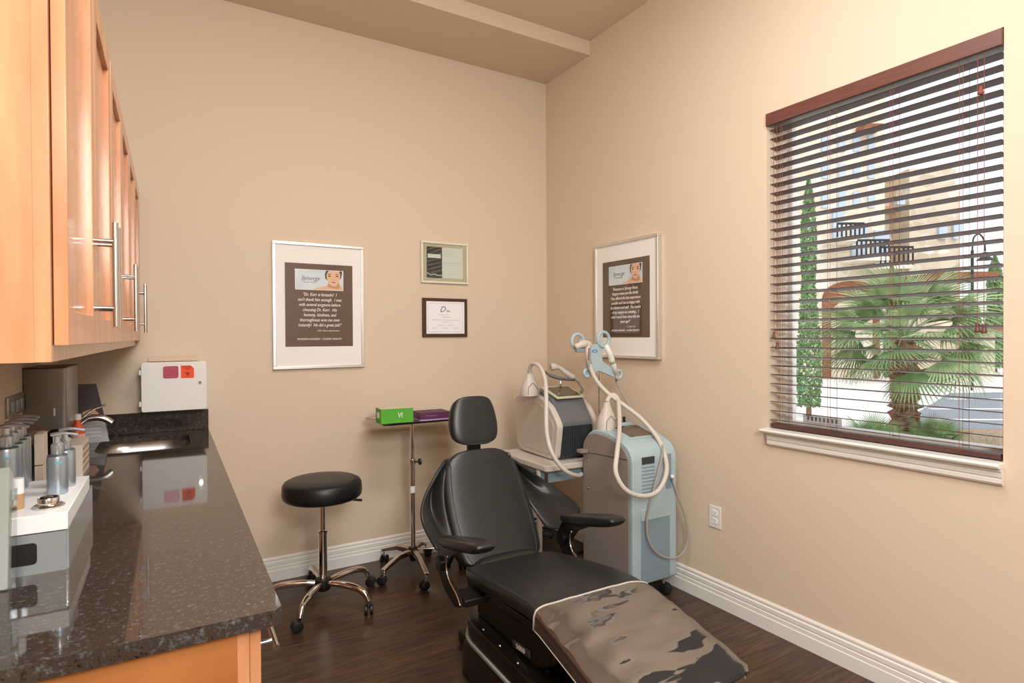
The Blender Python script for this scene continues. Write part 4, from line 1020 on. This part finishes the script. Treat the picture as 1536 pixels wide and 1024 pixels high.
hose('thin_hose', off, [(-.159, -.97, 1.17), (-.138, -1.0, 1.09), (-.118, -1.06, 1.006), (-.108, -1.15, .93), (-.126, -1.25, .885), (-.190, -1.385, .83), (-.25, -1.415, .72), (-.300, -1.42, .60), (-.338, -1.42, .483), (-.334, -1.42, .373), (-.277, -1.42, .284), (-.173, -1.42, .231), (-.090, -1.43, .243), (-.045, -1.43, .317), (-.055, -1.42, .434), (-.10, -1.405, .565), (-.129, -1.39, .655)], .0055, 'thinhose', D2)
bm = B(); cyl(bm, (.12, fy-.012, .655), (.115, fy-.02, .675), .010, 12); obj('hose_connector', bm, 'white', D2, smooth=True)
# pole and handpiece holder
px, py = -.235-ox-.03, -.965-oy
bm = B(); cyl(bm, (px, py+.02, .60), (px, py+.02, 1.22), .0095, 16); pole = obj('holder_pole', bm, 'chrome', D2, smooth=True, angle=40)
hy = -.965-oy
def hx(x): return x-ox
bm = B()
def caps(bm, a, b, ra, rb, y0, y1):
    a, b = Vector(a), Vector(b); d = (b-a).normalized(); ang = math.atan2(d.y, d.x); pts = []
    for i in range(9): t = ang+PI/2+PI*i/8; pts.append((a.x+ra*math.cos(t), a.y+ra*math.sin(t)))
    for i in range(9): t = ang-PI/2+PI*i/8; pts.append((b.x+rb*math.cos(t), b.y+rb*math.sin(t)))
    prism(bm, pts, y0, y1, 'y')
c1, c2 = (hx(-.325), 1.345), (hx(-.305), 1.27)
ends = [((hx(-.425), 1.405), .018, c1), ((hx(-.275), 1.385), .022, c1), ((hx(-.375), 1.225), .024, c2), ((hx(-.175), 1.21), .020, c2)]
caps(bm, c1, c2, .046, .040, hy-.012, hy+.010)
for k_, (e_, r_, c_) in enumerate(ends): caps(bm, c_, e_, .034, r_, hy-.0117+.0003*k_, hy+.0097-.0003*k_)
hd = obj('handpiece_holder', bm, 'dev_blue', pole)
def cup(cx, cz, r):
    bm = B(); ring = [(cx+r*math.cos(2*PI*i/28), hy-.012, cz+r*math.sin(2*PI*i/28)) for i in range(28)]
    tube(bm, ring, .010, 10, closed=True); obj('holder_ring', bm, 'dev_blue', hd, smooth=True)
cup(hx(-.455), 1.408, .042); cup(hx(-.262), 1.418, .044); cup(hx(-.385), 1.222, .022); cup(hx(-.145), 1.205, .024)
bm = B(); prism(bm, [(hx(-.328)+.020*math.cos(2*PI*i/20), 1.350+.009*math.sin(2*PI*i/20)) for i in range(20)], hy-.0135, hy-.012, 'y'); lg = obj('logo', bm, 'bluelogo', hd)
bm = B(); box(bm, hx(-.338), hx(-.318), hy-.0142, hy-.0134, 1.348, 1.352); obj('logo_mark', bm, 'text', lg)
bm = B(); tube(bm, smooth_path([Vector((x-ox, y-oy, z)) for x, y, z in ((-.490, -1.00, 1.375), (-.45, -1.005, 1.390), (-.41, -1.0, 1.395), (-.385, -1.0, 1.385))], 4), [.018]*4+[.022]*4+[.019]*5, 14); h1 = obj('treatment_head', bm, 'dev_white', hd, smooth=True)
bm = B(); tube(bm, [Vector((x-ox, y-oy, z)) for x, y, z in ((-.405, -1.0, 1.40), (-.398, -1.0, 1.33), (-.393, -1.0, 1.26))], [.018, .016, .013], 14); obj('handpiece_body', bm, 'dev_white', h1, smooth=True)
bm = B(); box(bm, hx(-.408), hx(-.396), hy-.055, hy-.045, 1.30, 1.37); obj('grip_insert', bm, 'dev_grey', h1)
bm = B(); box(bm, hx(-.485), hx(-.43), hy-.05, hy-.02, 1.345, 1.368); obj('head_window', bm, 'dev_bluedk', h1, bevel=.004)
bm = B(); tube(bm, [Vector((x-ox, y-oy, z)) for x, y, z in ((-.258, -.995, 1.385), (-.225, -.99, 1.33), (-.19, -.985, 1.26), (-.168, -.98, 1.205))], [.014, .018, .017, .012], 14); h2 = obj('slim_handpiece', bm, 'white', hd, smooth=True)
bm = B(); tube(bm, [Vector((x-ox, y-oy, z)) for x, y, z in ((-.212, -.987, 1.305), (-.197, -.986, 1.275))], .0186, 14); obj('green_band', bm, 'lime', h2, smooth=True)
bm = B(); cyl(bm, Vector((-.168-ox, -.98-oy, 1.205)), Vector((-.158-ox, -.972-oy, 1.165)), .007, 12); obj('hose_tip', bm, 'dev_grey', h2, smooth=True)
for x, y in ((-.12, -.15), (.12, -.15), (-.12, .15), (.12, .15)):
    bw, bh_ = B(), B(); caster(bw, bh_, (x, y, .10), 2.0, .03)
    cs = obj('caster', bw, 'rubber', D2, smooth=True, angle=40); obj('caster_fork', bh_, 'grey_metal', cs)
# loose cable behind the chair
bm = B(); tube(bm, smooth_path([(-.455, -.99, .40), (-.48, -.99, .385), (-.515, -.99, .31), (-.53, -1.0, .24), (-.515, -1.02, .16), (-.47, -1.03, .09), (-.44, -1.0, .03), (-.46, -.9, .012)], 5), .006, 8)
tag(obj('power_cable', bm, 'thinhose', smooth=True), 'grey power cable hanging down between chair and laser console', 'cable')
bm = B(); pts = [(-.56+.09*math.cos(t*.5)*(1+.03*math.sin(t*1.7)), -.72+.08*math.sin(t*.5), .19+.004*t) for t in range(38)]; tube(bm, smooth_path(pts, 2), .008, 8)
tag(obj('coiled_cable', bm, 'rubber', smooth=True), 'black cable coil on the lower shelf of the equipment cart', 'cable')

# ------------------------------------------------------------------ outdoors
C0 = Vector((-2.5467, -3.7167, 0)); yaw = 0.5414
F = Vector((math.sin(yaw), math.cos(yaw), 0)); Rg = Vector((math.cos(yaw), -math.sin(yaw), 0))
def G(depth, lat, z=0): return C0+F*depth+Rg*lat+Vector((0, 0, z))
RZ = -yaw
st(obj('ground_outside', box(B(), .17, 60, -40, 70, -.12, -.02), 'concrete'))
bm = B(); prism(bm, [tuple(G(*p)[:2]) for p in ((6.4, 3.2), (6.4, 7.2), (8.8, 8.6), (8.9, 4.3))], -.05, .01, 'z'); tag(obj('planting_bed', bm, 'mulch'), 'mulch planting bed under the palm outside the window', 'planting bed')
bm = B(); prism(bm, [tuple(G(*p)[:2]) for p in ((8.9, 5.7), (9.0, 13), (15.5, 22), (14.3, 10.6))], -.05, .004, 'z'); rd_ = tag(obj('parking_lot', bm, 'asphalt'), 'grey asphalt parking lot seen through the lower right of the window', 'pavement')
bm = B()
for a, b in (((9.9, 7.1), (9.5, 12.0)), ((11.3, 8.0), (11.0, 14.0)), ((13.0, 9.6), (12.7, 16))):
    p, q_ = G(*a), G(*b); d = (q_-p).normalized(); n_ = Vector((-d.y, d.x, 0))*.06
    prism(bm, [tuple((p+n_)[:2]), tuple((q_+n_)[:2]), tuple((q_-n_)[:2]), tuple((p-n_)[:2])], .0042, .008, 'z')
obj('painted_line', bm, 'linepaint', rd_)

# palm
PD, PLt = 7.6, (1357-768)/885*7.6
pbase = G(PD, PLt)
pm = thing('fan_palm', 'fan palm with wide green fronds and rough trunk outside the window', 'palm tree', pbase)
bm = B(); rings = []
for i in range(30):
    z = i*.047; r = .15+.025*math.sin(i*2.4)+(.03 if i % 2 else 0)-.0012*i
    rings.append([Vector((r*(1+.16*math.sin(5*a+i*1.9))*math.cos(a), r*(1+.16*math.sin(5*a+i*1.9))*math.sin(a), z)) for a in [2*PI*k/18 for k in range(18)]])
loft(bm, rings); obj('trunk', bm, 'bark', pm)
def fan(bm, rad, nleaf=24, spread=math.radians(150), droop=.25, wid=.019):
    for k in range(nleaf):
        a = -spread/2+spread*k/(nleaf-1); L_ = rad*(.75+.25*math.cos(a*.9))*random.uniform(.92, 1.05)
        d = Vector((math.cos(a), math.sin(a), 0)); s = Vector((-d.y, d.x, 0)); prev = None
        for j in range(6):
            t = j/5; p = d*L_*t; p.z = -droop*rad*t**2.6 + .04*math.cos(a*2); w_ = wid*rad*(.35+2.6*t*(1-t)+.15)*(1-t**4*.93)
            c = (bm.verts.new(p-s*w_), bm.verts.new(p+Vector((0, 0, -w_*.5))), bm.verts.new(p+s*w_))
            if prev:
                bm.faces.new((prev[0], prev[1], c[1], c[0])); bm.faces.new((prev[1], prev[2], c[2], c[1]))
            prev = c
    return bm
fr_meshes = []
for v in range(4):
    bm = B(); fan(bm, .64, 32, math.radians(165+10*v), .18+.08*v)
    bmesh.ops.translate(bm, verts=bm.verts, vec=(.62, 0, 0)); tube(bm, [(0, 0, 0), (.3, 0, .03), (.64, 0, 0)], [.014, .010, .006], 6)
    me = bpy.data.meshes.new('frond'); bm.to_mesh(me); bm.free(); me.materials.append(M['frond' if v % 2 == 0 else 'frond_dk']); fr_meshes.append(me)
NF = 34
for k in range(NF):
    o = bpy.data.objects.new('frond', fr_meshes[k % 4]); COL.objects.link(o); o.parent = pm
    az = k*2.39996; el = math.radians(72-112*(k/(NF-1))**.9)
    o.matrix_local = Matrix.Translation((0, 0, 1.38+.05*random.random())) @ Matrix.Rotation(az, 4, 'Z') @ Matrix.Rotation(-el, 4, 'Y') @ Matrix.Rotation(random.uniform(-.5, .5), 4, 'X') @ Matrix.Diagonal((random.uniform(.8, 1.0),)*3+(1,))
for (dd, ll, sc_, lab) in ((7.1, (1308-768)/885*7.1, .42, 'low young fan palm left of the palm trunk'), (7.2, (1400-768)/885*7.2, .40, 'low young fan palm right of the palm trunk')):
    t = thing('young_palm', lab, 'plant', G(dd, ll), 0, 'young palms at the foot of the tree')
    for k in range(9):
        o = bpy.data.objects.new('frond', fr_meshes[1]); COL.objects.link(o); o.parent = t
        o.matrix_local = Matrix.Translation((0, 0, .02)) @ Matrix.Rotation(k*2.4, 4, 'Z') @ Matrix.Rotation(-math.radians(30+5*k), 4, 'Y') @ Matrix.Diagonal((sc_, sc_, sc_, 1))
bm = B()
for k in range(420):
    d_, l_ = random.uniform(6.7, 8.4), random.uniform(3.6, 6.6); p = G(d_, l_, .01); a = random.uniform(0, 6.28); h = random.uniform(.06, .22)
    q_ = p+Vector((math.cos(a)*h*.6, math.sin(a)*h*.6, h)); s = Vector((-math.sin(a), math.cos(a), 0))*.004
    bm.faces.new([bm.verts.new(p-s), bm.verts.new(p+s), bm.verts.new(q_)])
tag(obj('ground_grass', bm, 'grass'), 'sparse dry grass tufts in the bed below the palm', 'grass', kind='stuff')

def cypress(label, depth, px_, ztop, r, z0=0.0):
    t = thing('cypress_tree', label, 'tree', G(depth, (px_-768)/885*depth, 0), 0, 'slim cypress trees outside')
    bm = B(); cyl(bm, (0, 0, 0), (0, 0, z0+.6), r*.2, 10); obj('trunk', bm, 'bark', t)
    bm = B(); n = 5200
    for k in range(n):
        f = random.random(); z = z0+.15+(ztop-z0-.15)*f; rr = r*(1-f**3)**.8*(.8+.2*math.sin(9*f))*math.sqrt(random.uniform(.45, 1)); a = random.uniform(0, 2*PI)
        p = Vector((rr*math.cos(a), rr*math.sin(a), z)); s = r*.14
        u = Vector((random.gauss(0, 1), random.gauss(0, 1), random.gauss(0, .5))).normalized()*s; v = Vector((random.gauss(0, .3), random.gauss(0, .3), 1)).normalized()*s*1.6
        bm.faces.new([bm.verts.new(p-u), bm.verts.new(p+u), bm.verts.new(p+v)])
    obj('foliage', bm, 'cypress', t); return t
cypress('slim green cypress at the left side of the window view', 10.5, 1213, 4.2, .22)
cypress('small cypress beside the arched doorway outside', 17.5, 1337, 3.5, .22)
cypress('far dark cypress at the right side of the window view', 22, 1492, 4.3, .42)
cypress('far cypress just left of the street lamp outside', 21, 1462, 2.6, .30)

# stone building, axis aligned with the view depth
def bbox(bm, d0, d1, l0, l1, z0, z1):
    p = [tuple(v) for v in (G(d0, l0), G(d0, l1), G(d1, l1), G(d1, l0))]
    lo = [bm.verts.new((a, b, z0)) for a, b, _ in p]; hi = [bm.verts.new((a, b, z1)) for a, b, _ in p]
    bm.faces.new(lo); bm.faces.new(hi)
    for i in range(4): bm.faces.new((lo[i], lo[(i+1) % 4], hi[(i+1) % 4], hi[i]))
    bmesh.ops.recalc_face_normals(bm, faces=bm.faces)
    return bm
DB = 19.5
def lx(p): return (p-768)/885*DB
def zz(y): return 1.44+(495-y)/885*DB
bd = thing('stone_building', 'pale limestone building with arched entry and balconies behind the palm', 'building', (0, 0, 0))
obj('wall', bbox(B(), DB, DB+7, lx(1120), lx(1327), -.05, zz(60)), 'stone', bd)
obj('wall', bbox(B(), DB+1.2, DB+7, lx(1325), lx(1376), -.05, zz(292)+.3), 'stucco', bd)
bm = B(); a, b_ = G(DB+.9, lx(1320)), G(DB+.9, lx(1385)); a2, b2 = G(DB+3.5, lx(1320)), G(DB+3.5, lx(1385))
vs = [bm.verts.new((a.x, a.y, zz(298))), bm.verts.new((b_.x, b_.y, zz(298))), bm.verts.new((b2.x, b2.y, zz(298)+1.2)), bm.verts.new((a2.x, a2.y, zz(298)+1.2))]
lo = [bm.verts.new(v.co-Vector((0, 0, .12))) for v in vs]
bm.faces.new(vs); bm.faces.new(lo[::-1])
for i in range(4): bm.faces.new((vs[i], vs[(i+1) % 4], lo[(i+1) % 4], lo[i]))
obj('tile_roof', bm, 'roof', bd)
obj('tower', bbox(B(), DB+.2, DB+5, lx(1370), lx(1440), -.05, zz(245)), 'stone2', bd)
obj('tower', bbox(B(), DB+.4, DB+5, lx(1438), lx(1453), -.05, zz(278)), 'stone2', bd)
bm = B(); bbox(bm, DB-2.5, DB+.2, lx(1345)-.4, lx(1405), zz(424), zz(414)); obj('porch_roof', bm, 'archwood', bd)
# arch
bm = B(); ac = (lx(1233)+lx(1318))/2; ar = (lx(1318)-lx(1233))/2
pts = [(-ar, 0), (-ar, zz(415)-ar*.62)] + [(-ar*math.cos(PI*i/14), zz(415)-ar*.62+ar*.62*math.sin(PI*i/14)) for i in range(1, 14)] + [(ar, zz(415)-ar*.62), (ar, 0)]
T_ = Matrix.Translation(G(DB, ac)) @ Matrix.Rotation(RZ, 4, 'Z')
prism(bm, pts, -.06, .3, 'y', R=T_); ar_o = obj('arched_door', bm, 'archwood', bd)
bm = B(); prism(bm, [(x*.72, z*.80) for x, z in pts], -.09, -.05, 'y', R=T_); obj('inner_door', bm, 'stone2', ar_o)
# windows
for px_ in (1237, 1262, 1284, 1306):
    for y0_, y1_ in ((198, 222), (240, 262), (282, 306)):
        bm = B(); bbox(bm, DB-.06, DB+.02, lx(px_-5), lx(px_+5), zz(y1_), zz(y0_)); obj('facade_window', bm, 'bluewin', bd)
for px_, y0_, y1_ in ((1418, 330, 352), (1440, 330, 352), (1355, 288, 300)):
    bm = B(); bbox(bm, DB+.1, DB+.3, lx(px_-6), lx(px_+6), zz(y1_), zz(y0_)); obj('facade_window', bm, 'bluewin', bd)
def balcony(p0, p1, y0_, y1_):
    l0, l1 = lx(p0), lx(p1)
    bm = B(); bbox(bm, DB-.9, DB, l0, l1, zz(y1_)-.12, zz(y1_)); bc = obj('balcony_floor', bm, 'stucco', bd)
    bm = B(); n = int((l1-l0)/.13)
    for i in range(n+1):
        l = l0+(l1-l0)*i/n; bbox(bm, DB-.9, DB-.86, l-.02, l+.02, zz(y1_), zz(y0_))
    bbox(bm, DB-.92, DB-.84, l0, l1, zz(y0_), zz(y0_)+.06); obj('railing', bm, 'iron', bc)
    bm = B(); bbox(bm, DB-.1, DB-.02, l0+.3, l1-.2, zz(y1_), zz(y0_)+.7); obj('balcony_door', bm, 'bluewin', bc)
balcony(1234, 1272, 338, 356); balcony(1262, 1308, 362, 384); balcony(1296, 1342, 372, 396)
for p0, y0_ in ((1300, 190), (1316, 203), (1288, 182)): pass
bm = B(); bbox(bm, DB-.5, DB-.02, lx(1283), lx(1310), zz(196), zz(188)); obj('awning_beam', bm, 'archwood', bd)
# small pavilion on the right
pv = thing('garden_pavilion', 'small timber roofed pavilion far right beyond the palm fronds', 'pavilion', (0, 0, 0))
bm = B(); bbox(bm, 19, 21, (1470-768)/885*19, (1505-768)/885*19, 2.5-1.0, 1.72); obj('roof', bm, 'archwood', pv)
bm = B(); bbox(bm, 19.2, 20.8, (1478-768)/885*19, (1500-768)/885*19, -.02, 1.49); obj('base', bm, 'stone2', pv)
lp_ = thing('street_lamp', 'black street lamp with curved arm against the white sky', 'lamp', G(15, (1458-768)/885*15))
bm = B(); cyl(bm, (0, 0, 0), (0, 0, 3.55), .035, 10); tube(bm, smooth_path([(0, 0, 3.5), (.06, 0, 3.85), (.22, -.05, 3.98), (.38, -.1, 3.85), (.42, -.12, 3.55)], 5), .02, 8); obj('pole', bm, 'iron', lp_)
bm = B(); lathe(bm, [(0, .22), (.05, .2), (.08, .1), (.2, .0), (.0, 0)], 16, (.42, -.12, 3.32)); obj('lantern', bm, 'iron', lp_)

# ------------------------------------------------------------------ light
wd = bpy.data.worlds.new('World'); S.world = wd; wd.use_nodes = True
nt = wd.node_tree; bg = nt.nodes['Background']
sky = nt.nodes.new('ShaderNodeTexSky')
try: sky.sky_type = 'NISHITA'
except Exception: pass
sky.sun_disc = False; sky.sun_elevation = math.radians(45); sky.sun_rotation = math.radians(200); sky.dust_density = 4; sky.air_density = 1
mx = nt.nodes.new('ShaderNodeMix'); mx.data_type = 'RGBA'; mx.inputs[0].default_value = .92
mx.inputs[7].default_value = (1.0, 1.0, 1.03, 1)
nt.links.new(sky.outputs[0], mx.inputs[6]); nt.links.new(mx.outputs[2], bg.inputs[0]); bg.inputs[1].default_value = 1.15

def area(name, loc, target, sx, sy, power, col):
    l = bpy.data.lights.new(name, 'AREA'); l.shape = 'RECTANGLE'; l.size = sx; l.size_y = sy; l.energy = power; l.color = col
    o = bpy.data.objects.new(name, l); COL.objects.link(o); o.location = loc
    o.rotation_euler = (Vector(target)-Vector(loc)).to_track_quat('-Z', 'Y').to_euler(); return o
area('ceiling_light', (-1.5, -2.6, 3.42), (-1.5, -2.6, 0), 1.2, .6, 46, (1, .99, .975))
area('ceiling_light', (-2.0, -4.7, 3.42), (-2.0, -4.7, 0), 1.2, .6, 38, (1, .99, .975))
area('softbox_light', (-2.2, -4.7, 2.30), (-1.7, -.2, 1.5), .9, .7, 68, (1, .99, .975))

# ------------------------------------------------------------------ camera
cam = bpy.data.cameras.new('Camera'); co = bpy.data.objects.new('Camera', cam); COL.objects.link(co)
f_, yaw_, pit, rol = 885.293, .5414, -.0089, -.0055
Fv = Vector((math.sin(yaw_)*math.cos(pit), math.cos(yaw_)*math.cos(pit), math.sin(pit))); Rt0 = Vector((math.cos(yaw_), -math.sin(yaw_), 0)); Up = Rt0.cross(Fv)
a_ = Rt0*math.cos(rol)+Up*math.sin(rol); b_ = -Rt0*math.sin(rol)+Up*math.cos(rol)
co.matrix_world = Matrix(((a_.x, b_.x, -Fv.x, -2.5467), (a_.y, b_.y, -Fv.y, -3.7167), (a_.z, b_.z, -Fv.z, 1.44), (0, 0, 0, 1)))
cam.sensor_width = 36; cam.lens = f_/1536*36; cam.clip_start = .02; cam.clip_end = 200
S.camera = co
S.view_settings.view_transform = 'Standard'; S.view_settings.look = 'None'; S.view_settings.gamma = 1; S.view_settings.use_curve_mapping = False
S.view_settings.exposure = 0.07
